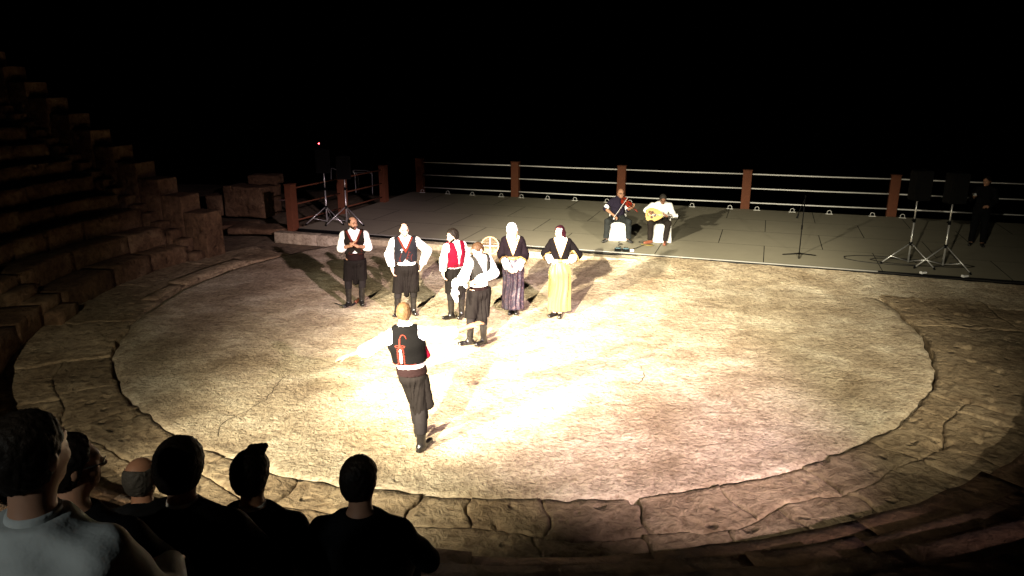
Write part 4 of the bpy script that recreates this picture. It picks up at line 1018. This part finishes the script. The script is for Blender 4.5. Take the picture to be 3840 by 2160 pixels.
# D: dancer with the white cloth
x, y = -0.56, 11.55
r = person('dancer in grey vest bowing his head over a white cloth, nearest of the group', (x, y, Z0), toward(-x, y), group=DG)
J = mkJ(head=(.015, -.14, 1.635), fd=(-.62, -.55, -.62), nb=(.03, -.03, 1.515), sl=(-.115, -.13, 1.445), sr=(.18, .10, 1.455), el=(-.21, -.27, 1.22), er=(.27, .03, 1.21), wl=(-.26, -.43, 1.20), wr=(.0, -.27, 1.165),
        pv=(.03, .02, .96), hl=(-.045, -.05, .92), hr=(.105, .07, .92), kl=(-.11, -.07, .50), kr=(.09, -.02, .50), al=(-.13, .03, .09), ar=(.095, .04, .09), tl=(-.33, -.10, .03), tr=(-.05, -.17, .03))
body(r, J, 'skinfair', [((-.6, -.6, .1), (.3, -.2, -1), 1, .9), ((-.8, -.5, .15), (.2, -.3, -1), -1, .9)])
face(r, J); hair(r, J, 'hairbrown', short_hair, .007)
shirt(r, J, z0=.985, r=(.082, .084, .056)); sash(r, J, .935, 1.02, inf=.02); vest(r, J, 'vestgrey', 1.13, 1.18, .36, notch=1.3)
vraka(r, J, .965, .50, .40, mat='breeches', w=1.03); stockings(r, J, .54, .35); boots(r, J, .40)
rot = Matrix.Rotation(toward(-x, y), 4, 'Z'); org = Vector((x, y, Z0))
k = empty('white_cloth', (x, y, Z0), toward(-x, y)); tag(k, 'white cloth hanging from the hands of the dancer bowing his head', 'cloth')
S = Sdf(.008); S.el((-.30, -.46, 1.21), (.085, .06, .055), .03); S.el((-.22, -.40, 1.23), (.07, .05, .05), .03)
S.ec((-.33, -.47, 1.19), (-.345, -.46, 1.02), (.045, .022), (.058, .026), (1, .4, 0), .03); S.ec((-.345, -.46, 1.02), (-.315, -.45, .88), (.058, .026), (.020, .015), (1, .4, 0), .03); S.ec((-.20, -.42, 1.19), (-.17, -.40, 1.10), (.05, .02), (.02, .015), (1, .3, 0), .03)
S.disp(folds(.007, 1.4)); S.part('fold', M['shirt'], k)
# G: the leading dancer, back to the camera
p = ground_at(1584, 1692); x, y = p.x, p.y
r = person('leading dancer seen from behind, arms spread, black vest with red embroidered back', (x, y, Z0), toward(-x, y), group=DG)
J = mkJ(head=(-.15, .05, 1.70), fd=(.12, .98, -.12), nb=(-.15, .0, 1.56), sl=(-.315, -.01, 1.475), sr=(.015, .01, 1.495), el=(-.575, .06, 1.27), er=(.345, .10, 1.40), wl=(-.815, .16, 1.165), wr=(.615, .20, 1.455),
        pv=(-.085, 0, 1.0), hl=(-.145, .02, .96), hr=(-.02, -.01, .96), kl=(-.055, .16, .54), kr=(.0, .02, .52), al=(-.04, .34, .12), ar=(-.01, .0, .09), tl=(.0, .56, .05), tr=(.125, .17, .03))
body(r, J, 'skindark', [((-.95, .2, -.25), (.1, .3, -1), -1, .35), ((.93, .25, .28), (0, .2, -1), 1, .35)], .008)
hair(r, J, 'hairblond', short_hair, .006)
shirt(r, J, z0=1.06, cuff=('e', 'e'), r=(.082, .080, .05)); sash(r, J, .985, 1.075, inf=.024)
curl = [(-.005, 1.385), (.0, 1.43), (.012, 1.465), (.035, 1.49), (.060, 1.485), (.072, 1.465), (.078, 1.45)]
motif = [(curl, .0055), ([(-.004, 1.37), (.004, 1.44)], .010), ([(-.055, 1.365), (-.03, 1.378), (0, 1.372), (.035, 1.378), (.055, 1.368)], .005), ([(-.05, 1.355), (.05, 1.355)], .005),
         ([(-.028, 1.335), (-.030, 1.25), (-.028, 1.15), (-.07, 1.135), (-.14, 1.135)], .005), ([(.028, 1.335), (.032, 1.25), (.030, 1.15), (.08, 1.14), (.16, 1.145)], .005), ([(-.028, 1.335), (0, 1.35), (.028, 1.335)], .005), ([(0, 1.135), (0, 1.165)], .007)] \
    + [([(-.042, 1.33-.022*i), (-.030, 1.33-.022*i)], .004) for i in range(9)] + [([(.042, 1.33-.022*i), (.030, 1.33-.022*i)], .004) for i in range(9)]
v = vest(r, J, 'vestblack', 1.135, 1.30, .4, inf=.03, flip=-1, back=[('braid', 'redbraid', motif, .008), ('centre_stripe', 'shirt', [[(0, 1.32), (0, 1.175)]], .013)])
S = Sdf(.008); S.ec((.045, .03, 1.28), (.075, .04, 1.16), (.05, .03), (.065, .03), (1, .3, 0), .03); S.inter(above(1.14)); S.part('vest_flap', M['vestred'], v)
vraka(r, J, 1.0, .40, .45, w=.80, pleat=.005); stockings(r, J, .56, .22, r=.084); boots(r, J, .30, r=(.052, .066))
S = Sdf(.010); S.ec((.02, .0, .90), (.085, .02, .56), (.07, .09), (.05, .075), (0, 1, 0), .04); S.disp(folds(.006)); S.inter(above(.515)); S.part('breeches_flap', M['breeches'], r)
obj('bracelet', tube_bm([V3(-.785, .145, 1.18)+V3(0, .031*math.cos(t), .031*math.sin(t))+V3(.008*math.sin(t), 0, 0) for t in np.linspace(0, 6.283, 15)], .006, 6), M['shoebrown'], r, True)

# ---- women
def woman(J, r, jacket, skirt_mat, waist, hem, hemr, skin='skinfair', pleat=(16, .012)):
    S = Sdf(.010); torso(S, J, .008, .9)
    S.rc(J['nb']-V3(0, .02, .06), J['nb']+V3(0, -.02, .0), .075, .06, .03); S.inter(above(waist-.02)); S.part('blouse', M['shirt'], r)
    # jacket
    side, fr = facing(J); c = J['ch']; base = Sdf(.009); torso(base, J, .024, .95)
    def loc(X, Y, Z): return (X-c[0])*side[0]+(Y-c[1])*side[1], (X-c[0])*fr[0]+(Y-c[1])*fr[1]
    vz = waist+.085
    def vcut(off): return lambda X, Y, Z: np.maximum(np.abs(loc(X, Y, Z)[0])-.004-(Z-vz)*.36+off, loc(X, Y, Z)[1]+.02)
    def fin(S): S.disp(folds(.003, .8)); S.inter(below(J['nb'][2]+.0)); S.sub(vcut(0)); S.inter(above(waist+.03)); return S
    jk = fin(base.clone()).part('jacket', M[jacket], r)
    S = fin(base.clone(vox=.007, inf=.005)); S.inter(lambda X, Y, Z: np.maximum(vcut(-.012)(X, Y, Z), vz-.02-Z)); S.part('gold_trim', M['gold'], jk)
    S = fin(base.clone(vox=.007, inf=.005)); S.inter(below(waist+.043)); S.part('hem_trim', M['gold'], jk)
    for q in 'lr':
        e_, w__ = J['e'+q], J['w'+q]; en = e_*.55+w__*.45; ax_ = nrm(w__-e_)
        sv_ = Sdf(.009); sv_.rc(J['s'+q]-V3(0, 0, .028), e_, .056, .078, .03); sv_.rc(e_, en, .078, .098, .03)
        S = sv_.clone(); S.disp(folds(.005, .8)); S.inter(half(en, ax_)); sl = S.part('sleeve', M[jacket], jk)
        S = sv_.clone(vox=.007, inf=.005); S.disp(folds(.005, .8)); S.inter(half(en, ax_)); hp = half(en-ax_*.016, -ax_); S.inter(lambda X, Y, Z: hp(X, Y, Z)+.008*np.sin(90*Y+75*X)); S.inter(lambda X, Y, Z: np.sqrt((X-en[0])**2+(Y-en[1])**2+(Z-en[2])**2)-.14); S.part('cuff_trim', M['gold'], r)
    # white under-sleeves
    for q in 'lr':
        S = Sdf(.010); a = J['e'+q]*.75+J['w'+q]*.25; S.rc(a, J['w'+q], .058, .072, .02); S.disp(folds(.010, 1.3)); S.inter(half(J['w'+q], J['w'+q]-J['e'+q])); S.part('under_sleeve', M['shirt'], r)
    # skirt
    S = Sdf(.010); px, py = J['pv'][0], J['pv'][1]; S.ec((px, py, waist), (px, py+.01, waist-.22), (.132, .105), (.185, .15), side, .05); S.ec((px, py+.01, waist-.22), (px, py+.01, hem), (.185, .15), (hemr, hemr*.85), side, .05)
    n, am = pleat
    S.disp(lambda X, Y, Z: am*np.sin(np.arctan2(Y-py, X-px)*n+1.5*np.sin(Z*7))*np.clip((waist-Z)/.3, 0, 1)); S.inter(below(waist)); S.inter(above(hem)); S.part('skirt', M[skirt_mat], r)
    S = Sdf(.009); S.ec((px, py, waist-.015), (px, py, waist+.03), (.145, .118), (.142, .115), side, .01); S.inter(below(waist+.03)); S.inter(above(waist-.02)); b = S.part('belt', M['gold' if jacket == 'velvetpurple' else 'shirt'], r)
    bm = bmesh.new(); bmesh.ops.create_uvsphere(bm, u_segments=12, v_segments=8, radius=1, matrix=Matrix.Translation((px, py-.122, waist+.005)) @ Matrix.Diagonal((.055, .018, .030, 1))); obj('buckle', bm, M['gold'], b, True)
    return fr
x, y = 0.02, 13.30
r = person('woman in white headscarf, plum jacket with gold trim and purple brocade skirt', (x, y, Z0), toward(-x, y), group=DG)
J = mkJ(head=(-.025, -.02, 1.575), fd=(-.12, -.98, -.10), sl=(-.165, .0, 1.405), sr=(.16, .0, 1.405), el=(-.215, .02, 1.12), er=(.215, .02, 1.10), wl=(-.10, -.20, .92), wr=(.085, -.21, .91),
        pv=(0, 0, .95), hl=(-.08, 0, .9), hr=(.08, 0, .9), kl=(-.08, 0, .5), kr=(.08, 0, .5), al=(-.05, -.02, .085), ar=(.05, -.03, .085), tl=(-.07, -.20, .03), tr=(.06, -.21, .03))
body(r, J, 'skinfair', [((.75, -.45, -.4), (0, 1, 0), 1, .5), ((-.75, -.45, -.4), (0, 1, 0), -1, .5)], sc=.96)
face(r, J, .96, brow=None)
hair(r, J, 'shirt', lambda a, b, d: np.maximum(b-(.050+.12*d), -(d+.16)), .024, .96, name='headscarf', extra=lambda S, P, ax: (S.ec(P(0, -.06, -.02), P(0, -.085, -.15), (.088, .05), (.10, .04), ax[0], .04), S.rc(P(-.07, .02, -.03), P(-.085, -.0, -.14), .022, .02, .02)), amp=.003)
S = Sdf(.008); [S.rc((.06+.012*math.sin(i*2.2), -.05-.012*i, 1.545-.035*i), (.062+.012*math.sin(i*2.2+2), -.055-.012*i, 1.52-.035*i), .020-.001*i, .020-.001*i, .01) for i in range(5)]; S.part('plait', M['hairauburn'], r)
woman(J, r, 'velvetpurple', 'brocade', 1.055, .085, .20, pleat=(11, .012)); shoes(r, J, 'boot'); stockings(r, J, .14, .07, 'shirt', .05)
x, y = 0.87, 13.12
r = person('woman in maroon headscarf, black jacket and pale yellow pleated skirt, hands on hips', (x, y, Z0), toward(-x, y), group=DG)
J = mkJ(head=(-.02, -.02, 1.57), fd=(-.42, -.9, -.05), sl=(-.165, -.01, 1.405), sr=(.165, .01, 1.405), el=(-.265, .03, 1.165), er=(.315, .07, 1.14), wl=(-.165, -.10, 1.06), wr=(.185, -.06, 1.065),
        pv=(.0, 0, .96), hl=(-.08, 0, .9), hr=(.08, 0, .9), kl=(-.06, 0, .5), kr=(.06, 0, .5), al=(-.085, -.02, .085), ar=(.015, -.05, .085), tl=(-.20, -.17, .03), tr=(.0, -.24, .03))
body(r, J, 'skinfair', [((.9, -.1, -.15), (0, .6, -.7), 1, .5), ((-.9, -.1, -.1), (0, .6, -.7), -1, .5)], sc=.96)
face(r, J, .96, brow=None)
hair(r, J, 'scarfred', lambda a, b, d: np.maximum(b-(.045+.10*d), -(d+.20)), .016, .96, name='headscarf', extra=lambda S, P, ax: (S.ec(P(-.03, -.05, -.03), P(-.06, -.05, -.19), (.065, .045), (.05, .03), ax[0], .04)), amp=.003)
bm = bmesh.new(); s_, f_, u_ = frame(J['fd']); [bmesh.ops.create_icosphere(bm, subdivisions=1, radius=.013, matrix=Matrix.Translation(Vector(J['head']+s_*-.06+f_*(.045+.018*math.cos(a))+u_*(.055+.018*math.sin(a))))) for a in np.linspace(0, 5.2, 5)]; obj('flower', bm, M['white'], r, True)
woman(J, r, 'velvet', 'cream', 1.05, .115, .215, pleat=(10, .014)); shoes(r, J, 'boot'); stockings(r, J, .17, .07, 'shirt', .05)

# ------------------------------------------------------------------ musicians
def chair(loc, rz, label):
    root = tag(empty('covered_chair', loc, rz), label, 'chair')
    S = Sdf(.012); w = .215
    S.ec((0, .0, .0), (0, .0, .41), (.225, .235), (.205, .215), (1, 0, 0), .02)
    def bx(X, Y, Z):
        t = .02*(.45-Z)/.45; qx = np.abs(X)-(.205+t); qy = np.abs(Y)-(.21+t); qz = np.abs(Z-.225)-.225
        return np.sqrt(np.maximum(qx, 0)**2+np.maximum(qy, 0)**2+np.maximum(qz, 0)**2)+np.minimum(np.maximum(qx, np.maximum(qy, qz)), 0)-.015
    S.ops = []; S.lo = []; S.hi = []; S._add(bx, V3(-.26, -.27, 0), V3(.26, .27, .47), .02)
    S.disp(lambda X, Y, Z: .006*np.sin(X*38+2*np.sin(Y*9))*np.sin(Y*33+1)*np.clip((.44-Z)/.3, 0, 1)); S.inter(above(.004)); S.part('seat_cover', M['cover'], root)
    def bk(X, Y, Z):
        qx = np.abs(X)-.195+.03*np.clip((Z-.75)/.15, 0, 1); qy = np.abs(Y-.225-.05*(Z-.45))-.028; qz = np.abs(Z-.44)-.435
        return np.sqrt(np.maximum(qx, 0)**2+np.maximum(qy, 0)**2+np.maximum(qz, 0)**2)+np.minimum(np.maximum(qx, np.maximum(qy, qz)), 0)-.018
    S = Sdf(.012); S._add(bk, V3(-.24, .15, 0), V3(.24, .33, .92), .02); S.disp(folds(.004)); S.inter(above(.004)); S.part('back_cover', M['cover'], root); return root
MG = 'musicians on the stage'
vx, vy = 2.70, 18.78
rz = toward(-vx, vy)*.9
chair((vx+.0, vy+.05, SZ), rz, 'white fabric-covered chair under the violinist'); chair((3.80, 18.62, SZ), toward(-3.8, 18.6)*.9, 'white fabric-covered chair under the lute player')
r = person('bald violinist in navy polo shirt seated on the stage', (vx, vy, SZ), rz, group=MG)
J = mkJ(head=(.045, -.03, 1.195), fd=(.35, -.92, -.12), sl=(-.185, .02, 1.015), sr=(.15, .03, 1.01), el=(-.325, -.05, .80), er=(.235, -.13, .80), wl=(-.105, -.27, .665), wr=(.335, -.36, .90),
        pv=(-.02, .06, .55), hl=(-.11, .04, .54), hr=(.09, .04, .54), kl=(-.26, -.37, .53), kr=(.25, -.36, .53), al=(-.285, -.30, .09), ar=(.275, -.27, .09), tl=(-.37, -.49, .03), tr=(.37, -.46, .03))
body(r, J, 'skin', [((.6, -.3, -.35), (.3, 0, -1), 1, 1.1), ((.5, -.4, .5), (-.7, .3, -.3), -1, 1.0)], .010)
face(r, J, brow='hairgrey', eyes=True); hair(r, J, 'hairgrey', bald_hair(.01), .004)
s_, f_, u_ = frame(J['fd']); gl = empty('spectacles_', (0, 0, 0)); bpy.data.objects.remove(gl)
bm = bmesh.new()
for q in (-1, 1): tube_bm([J['head']+s_*(.031*q+.022*math.cos(t))+f_*.100+u_*(.004+.017*math.sin(t)) for t in np.linspace(0, 6.283, 13)], .0028, 5, bm); tube_bm([J['head']+s_*(.052*q)+f_*.098+u_*.008, J['head']+s_*(.078*q)+f_*.0+u_*.006], .0026, 5, bm)
obj('spectacles', bm, M['glass'], r, True)
shirt(r, J, 'navy', z0=.56, cuff=('x', 'x'), r=(.066, .064, .05), w=1.12, collar=True); 
for q in 'lr': S = Sdf(.009); S.rc(J['s'+q]*.25+J['e'+q]*.75, J['s'+q]*.12+J['e'+q]*.88, .066, .068, .01); S.part('sleeve_cuff', M['shirt'], r)
obj('collar_stripe', tube_bm([J['nb']+V3(-.068, -.01, .03), J['nb']+V3(-.055, -.05, .0), J['nb']+V3(-.03, -.09, -.04)], .008, 6), M['shirt'], r, True)
def trousers(r, J, mat, amp=.006):
    S = Sdf(.011); side, fr = facing(J); S.ec(J['pv']+V3(0, 0, .06), J['pv']-V3(0, 0, .03), (.165, .13), (.175, .14), side, .04)
    for q in 'lr': S.rc(J['h'+q], J['k'+q], .100, .082, .05); S.rc(J['k'+q], J['a'+q]+V3(0, 0, .02), .080, .066, .03)
    S.disp(folds(amp, .9)); S.inter(above(.085)); S.part('trousers', M[mat], r)
trousers(r, J, 'trousers'); shoes(r, J, 'boot')
# violin: built along its own axis, then laid from chin to left hand
def place(root, o, xdir, zdir):
    x_ = Vector(nrm(xdir)); z_ = Vector(zdir)-x_*Vector(zdir).dot(x_); z_.normalize(); y_ = z_.cross(x_)
    root.matrix_world = Matrix.Translation(o) @ Matrix(((x_.x, y_.x, z_.x), (x_.y, y_.y, z_.y), (x_.z, y_.z, z_.z))).to_4x4()
RM = Matrix.Translation((vx, vy, SZ)) @ Matrix.Rotation(rz, 4, 'Z')
def w_(p): return RM @ Vector(p)
vi = tag(empty('violin'), 'dark red violin held under the violinist\'s chin', 'violin')
a, b = w_((.075, -.13, 1.075)), w_((.375, -.42, .88)); place(vi, a, b-a, (-.35, -.75, .55))
def outline(x):     # half width of the violin body along its length 0..0.36
    t = x/.36; return .083*math.exp(-((t-.22)/.20)**2)+.070*math.exp(-((t-.82)/.17)**2)+.052*math.exp(-((t-.5)/.25)**2)
v, f = [], []
n = 30
for sgn, zz in ((1, .018), (-1, -.018)):
    for i in range(n+1):
        x_ = .36*i/n; hw = outline(x_)*math.sqrt(max(0, 1-(2*abs(i/n-.5))**14))
        for jn in range(-4, 5): v.append((x_, hw*jn/4, zz+sgn*.010*(1-(jn/4)**2)*math.sin(math.pi*i/n)))
for s_i in (0, 1):
    o_ = s_i*(n+1)*9
    for i in range(n):
        for jn in range(8): q = (o_+i*9+jn, o_+(i+1)*9+jn, o_+(i+1)*9+jn+1, o_+i*9+jn+1); f.append(q if s_i == 0 else q[::-1])
o_ = (n+1)*9
for i in range(n): f.append((i*9, o_+i*9, o_+(i+1)*9, (i+1)*9)); f.append((i*9+8, (i+1)*9+8, o_+(i+1)*9+8, o_+i*9+8))
pyd('soundbox', v, f, M['violin'], vi, True)
obj('neck', box_bm(.15, .024, .022, (.42, 0, .012), .006, 2), M['violin'], vi); obj('fingerboard', box_bm(.26, .026, .008, (.37, 0, .034), .003), M['darkwood'], vi)
obj('scroll', tube_bm([(.49, 0, .01), (.53, 0, .0), (.56, 0, -.012), (.575, 0, -.03), (.56, 0, -.038)], .015, 8), M['violin'], vi, True)
for q in (-1, 1):
    for t in (.51, .535): obj('tuning_peg', tube_bm([(t, q*.012, 0), (t, q*.045, 0)], .006, 6), M['darkwood'], vi, True)
obj('bridge', box_bm(.008, .045, .035, (.17, 0, .042), .002), M['sievewood'], vi); obj('tailpiece', box_bm(.11, .03, .008, (.08, 0, .036), .003), M['darkwood'], vi)
for q in (-1, 1): obj('sound_hole', tube_bm([(.14, q*.045, .028), (.17, q*.040, .030), (.20, q*.032, .030)], .0035, 5), M['black'], vi)
bw = tag(empty('violin_bow'), 'thin violin bow crossing the red violin', 'bow')
a, b = w_((-.125, -.36, .585)), w_((.235, -.30, 1.155))
obj('stick', tube_bm([a, a.lerp(b, .5)+Vector((.012, 0, -.006)), b], .0065, 6), M['darkwood'], bw, True); obj('bow_hair', tube_bm([a+Vector((-.012, -.014, .01)), b+Vector((-.01, -.012, 0))], .0045, 5), M['white'], bw, True); obj('frog', box_bm(.02, .03, .045, tuple(a.lerp(b, .04)), .004), M['white'], bw)

lx, ly = 3.72, 18.58; rz = toward(-lx, ly)*.9
r = person('dark-haired lute player in white shirt seated on the stage, head bent', (lx, ly, SZ), rz, group=MG)
J = mkJ(head=(.05, -.13, 1.095), fd=(.10, -.85, -.52), nb=(.03, -.02, .995), sl=(-.205, .0, .935), sr=(.235, .02, .945), el=(-.345, -.12, .80), er=(.315, -.10, .70), wl=(-.255, -.34, .80), wr=(.165, -.36, .715),
        pv=(.01, .04, .55), hl=(-.10, .02, .54), hr=(.11, .02, .54), kl=(-.215, -.40, .53), kr=(.20, -.37, .53), al=(-.215, -.30, .09), ar=(.155, -.33, .09), tl=(-.37, -.42, .03), tr=(.13, -.55, .03))
body(r, J, 'skindark', [((.65, -.15, -.65), (.3, .9, -.3), 1, .7), ((-.75, -.1, .3), (.1, .8, .5), -1, 1.2)], .010)
face(r, J, brow='hair'); hair(r, J, 'hairgrey', short_hair, .014)
shirt(r, J, z0=.57, cuff=('x', 'e'), r=(.078, .074, .05), w=1.12); trousers(r, J, 'trouserblack'); shoes(r, J, 'shoebrown')
RM = Matrix.Translation((lx, ly, SZ)) @ Matrix.Rotation(rz, 4, 'Z')
lu = tag(empty('lute'), 'pear-shaped lute with pale face and dark rosettes held by the seated player', 'lute')
a, b = w_((-.355, -.35, .735)), w_((.33, -.37, .735)); place(lu, a, b-a, (.0, -.92, .30))
# local: x from tail to neck, y across, z out of the face
def lw(t): return .172*math.sqrt(max(0, math.sin(math.pi*min(1, t)**.62)))*(1 if t < .45 else 1-.18*((t-.45)/.55))
n, mm = 28, 12; L_ = .435; v, f = [], []
for i in range(n+1):
    t = i/n; hw = max(.014, lw(t)) if i < n else .02
    if i == 0: hw = .02
    for k_ in range(mm+1):
        an = math.pi*k_/mm; v.append((L_*t, hw*math.cos(an), -.85*hw*math.sin(an)-.004))
for i in range(n):
    for k_ in range(mm): f.append((i*(mm+1)+k_, (i+1)*(mm+1)+k_, (i+1)*(mm+1)+k_+1, i*(mm+1)+k_+1))
pyd('bowl', v, f, M['darkwood'], lu, True)
v, f = [], []
for i in range(n+1):
    t = i/n; hw = max(.014, lw(t)) if i < n else .02
    if i == 0: hw = .02
    v += [(L_*t, hw+.002, .0), (L_*t, -hw-.002, .0), (L_*t, hw+.002, -.007), (L_*t, -hw-.002, -.007)]
for i in range(n): q = i*4; f += [(q, q+1, q+5, q+4), (q+2, q+6, q+7, q+3), (q, q+4, q+6, q+2), (q+1, q+3, q+7, q+5)]
f += [(0, 2, 3, 1), (n*4, n*4+1, n*4+3, n*4+2)]
fa = pyd('soundboard', v, f, M['spruce'], lu)
def disc(x_, y_, rr_, nm, mt):
    bm = bmesh.new(); bmesh.ops.create_cone(bm, cap_ends=True, segments=24, radius1=rr_, radius2=rr_, depth=.004, matrix=Matrix.Translation((x_, y_, .0035))); return obj(nm, bm, M[mt], fa)
disc(.225, -.005, .043, 'rosette', 'darkwood'); disc(.165, .058, .034, 'rosette', 'darkwood'); disc(.150, -.062, .034, 'rosette', 'darkwood')
for q in range(5): obj('string', tube_bm([(.06, -.024+q*.012, .012), (.66, -.014+q*.007, .016)], .0012, 4), M['silver'], lu)
obj('bridge', box_bm(.018, .09, .012, (.06, 0, .006), .003), M['darkwood'], lu); obj('pick_guard', box_bm(.05, .03, .003, (.31, .0, .0035), .001), M['olive'], lu)
obj('neck', box_bm(.235, .045, .03, (.545, 0, -.004), .008, 2), M['darkwood'], lu)
pb = obj('pegbox', box_bm(.13, .05, .03, (.72, 0, -.012), .006, 2), M['silver'], lu)
for q in (-1, 1):
    for t in (.68, .71, .74, .77): obj('tuning_peg', tube_bm([(t, q*.02, -.01), (t, q*.055, -.01)], .006, 6), M['white'], pb, True)
# helper in the dark at the right end of the stage
p = ground_at(3660, 920, SZ)
r = person('person in dark clothes standing in shadow at the far right end of the stage', (p.x, p.y, SZ), toward(-p.x, p.y))
J = mkJ(head=(.0, -.03, 1.60), fd=(-.5, -.85, -.2), sl=(-.2, 0, 1.40), sr=(.2, 0, 1.40), el=(-.26, -.05, 1.14), er=(.25, .0, 1.12), wl=(-.22, -.28, 1.22), wr=(.12, -.22, 1.02),
        pv=(0, 0, .93), hl=(-.09, 0, .9), hr=(.09, 0, .9), kl=(-.11, -.02, .5), kr=(.11, 0, .5), al=(-.12, 0, .085), ar=(.12, .02, .085), tl=(-.15, -.2, .03), tr=(.16, -.2, .03))
body(r, J, 'skin', [((0, -.8, .4), (1, 0, 0), 1, .9), ((-.6, -.6, 0), (-.3, .3, -1), -1, .7)], .012); hair(r, J, 'hair', short_hair, .010)
shirt(r, J, 'suit', z0=.9, r=(.07, .065, .05)); trousers(r, J, 'suit'); shoes(r, J, 'boot')
RM = Matrix.Translation((p.x, p.y, SZ)) @ Matrix.Rotation(toward(-p.x, p.y), 4, 'Z')
o = obj('paper_sheet', box_bm(.11, .004, .06, (0, 0, 0), .001), M['white']); o.location = w_((-.21, -.40, 1.30)); o.rotation_euler = (R(-35), 0, R(10)); tag(o, 'small white paper held up by the person in the shadows', 'paper')

# ------------------------------------------------------------------ spectators in the front rows
AG = 'seated spectators seen from behind'
def spectator(px, py, dist, label, suit='suit', hairmat='hair', hfn=None, sc=1.0, lean=0.0, turn=0.0, collar=True, hinf=.012, wide=1.0, tilt=0.0, elbow=(0, 0), headlift=0.0, skin='skin', extra=None, tier=3, specs=False):
    c_, s_ = math.cos(PITCH), math.sin(PITCH); u = (px-1920)/FPX; vv = -(py-1080)/FPX
    d = Vector((u, c_+vv*s_, -s_+vv*c_)); hd = Vector((0, 0, CAM_H))+d*dist
    seat = H1+RISE*tier+.02
    hz = hd.z-seat
    root = person(label, (hd.x, hd.y, seat), math.atan2(-(CX-hd.x), (CY-hd.y))*.6, group=AG)
    rotm = Matrix.Rotation(-root.rotation_euler.z, 3, 'Z')
    t = hz-.23
    J = mkJ(head=(lean, .0, hz), fd=(math.sin(turn), math.cos(turn), tilt), nb=(lean*.6, -.03, hz-.175), sl=(-.205*wide+lean*.4, -.04, t-.02+elbow[0]*.0), sr=(.205*wide+lean*.4, -.04, t-.02), el=(-.285*wide, .06, t-.30), er=(.285*wide+elbow[1], .10, t-.30+abs(elbow[1])*.35), wl=(-.14, .30, t-.36), wr=(.14, .32, t-.34),
            pv=(0, -.03, .12), hl=(-.09, .0, .10), hr=(.09, 0, .10), kl=(-.13, .42, .10), kr=(.13, .42, .10), al=(-.13, .46, -.29), ar=(.13, .46, -.29), tl=(-.15, .66, -.35), tr=(.15, .66, -.35))
    body(root, J, skin, [((.6, .6, -.1), (0, 0, -1), -1, .6), ((-.6, .6, -.1), (0, 0, -1), 1, .6)], .011, sc=sc)
    hair(root, J, hairmat, hfn or short_hair, hinf, sc, vox=.006, extra=extra, amp=.0035, freq=6.0)
    S = Sdf(.012); torso(S, J, .022, wide)
    for q in 'lr': S.rc(J['s'+q]-V3(0, 0, .012), J['e'+q], .066, .062, .04); S.rc(J['e'+q], J['w'+q], .062, .048, .03)
    S.rc(J['nb']-V3(0, .0, .05), J['nb']+V3(0, 0, .0), .095, .074, .04); S.disp(folds(.005 if suit == 'suit' else .008, 1.0 if suit == 'suit' else .75)); S.inter(below(J['nb'][2]+.012)); S.part('jacket' if suit == 'suit' else 'shirt', M[suit], root)
    if collar: S = Sdf(.009); S.rc(J['nb']-V3(0, 0, .02), J['nb']+V3(0, .006, .022), .072, .066, .01); S.inter(below(J['nb'][2]+.03)); S.part('shirt_collar', M['shirtpale' if suit != 'suit' else 'shirt'], root)
    S = Sdf(.014); S.ec((0, -.03, .16), (0, -.03, .10), (.17, .14), (.18, .15), (1, 0, 0), .04)
    for q in 'lr': S.rc(J['h'+q], J['k'+q], .095, .078, .05); S.rc(J['k'+q], J['a'+q], .075, .06, .03)
    S.part('trousers', M['suit'], root)
    for q in 'lr': S = Sdf(.012); a, t_ = J['a'+q], J['t'+q]; S.rc(a-V3(0, .03, .04), t_-V3(0, .03, -.005), .042, .034, .02); S.part('shoe', M['boot'], root)
    if specs: obj('spectacles', tube_bm([J['head']+V3(*(frame(J['fd'])[0]*.075+frame(J['fd'])[1]*-.01)), J['head']+V3(*(frame(J['fd'])[0]*.072+frame(J['fd'])[1]*.09)), J['head']+V3(*(frame(J['fd'])[0]*.02+frame(J['fd'])[1]*.112))], .003, 5), M['glass'], root, True)
    return root
K_ = 3840/2576
spectator(75*K_, 1140*K_, 1.95, 'man in pale blue-grey shirt at the left edge, nearest spectator', suit='shirtpale', hinf=.008, turn=.15, tier=5, wide=.92, collar=True, elbow=(0, -.03))
spectator(178*K_, 1168*K_, 2.75, 'spectator with glasses half hidden behind the man in the pale shirt', turn=.75, tier=4, collar=False, specs=True)
spectator(356*K_, 1200*K_, 3.85, 'balding spectator in dark clothes, partly hidden by his bigger-headed neighbour', hairmat='hairgrey', hfn=bald_hair(.065), sc=.94, skin='skindark', collar=False, hinf=.006, tier=3)
spectator(455*K_, 1172*K_, 3.35, 'broad spectator in black suit with white collar and thick round hair', sc=1.08, hinf=.022, wide=1.15, tier=3)
spectator(633*K_, 1190*K_, 3.72, 'spectator in black suit with tufted hair and white collar, second from the right', sc=1.0, hinf=.016, tier=3, turn=.12,
          extra=lambda S, P, ax: (S.rc(P(-.02, .06, .105), P(.05, .07, .12), .022, .015, .02), S.rc(P(.04, .05, .11), P(.06, .03, .12), .016, .012, .02)))
spectator(905*K_, 1205*K_, 3.66, 'spectator in black with no collar showing, rightmost in the front row', sc=1.03, hinf=.010, tier=3, collar=False, elbow=(0, .04), wide=.92, turn=.2)
# a leaflet on the step behind them
o = obj('leaflet', box_bm(.20, .012, .14, (0, 0, .07), .003), M['paper']); q = ground_at(935, 2125, 2.02); o.location = (q.x, q.y, H1+RISE*4+.0); o.rotation_euler = (R(-62), 0, R(25)); tag(o, 'folded paper leaflet on the stone seat behind the front-row spectators', 'leaflet')
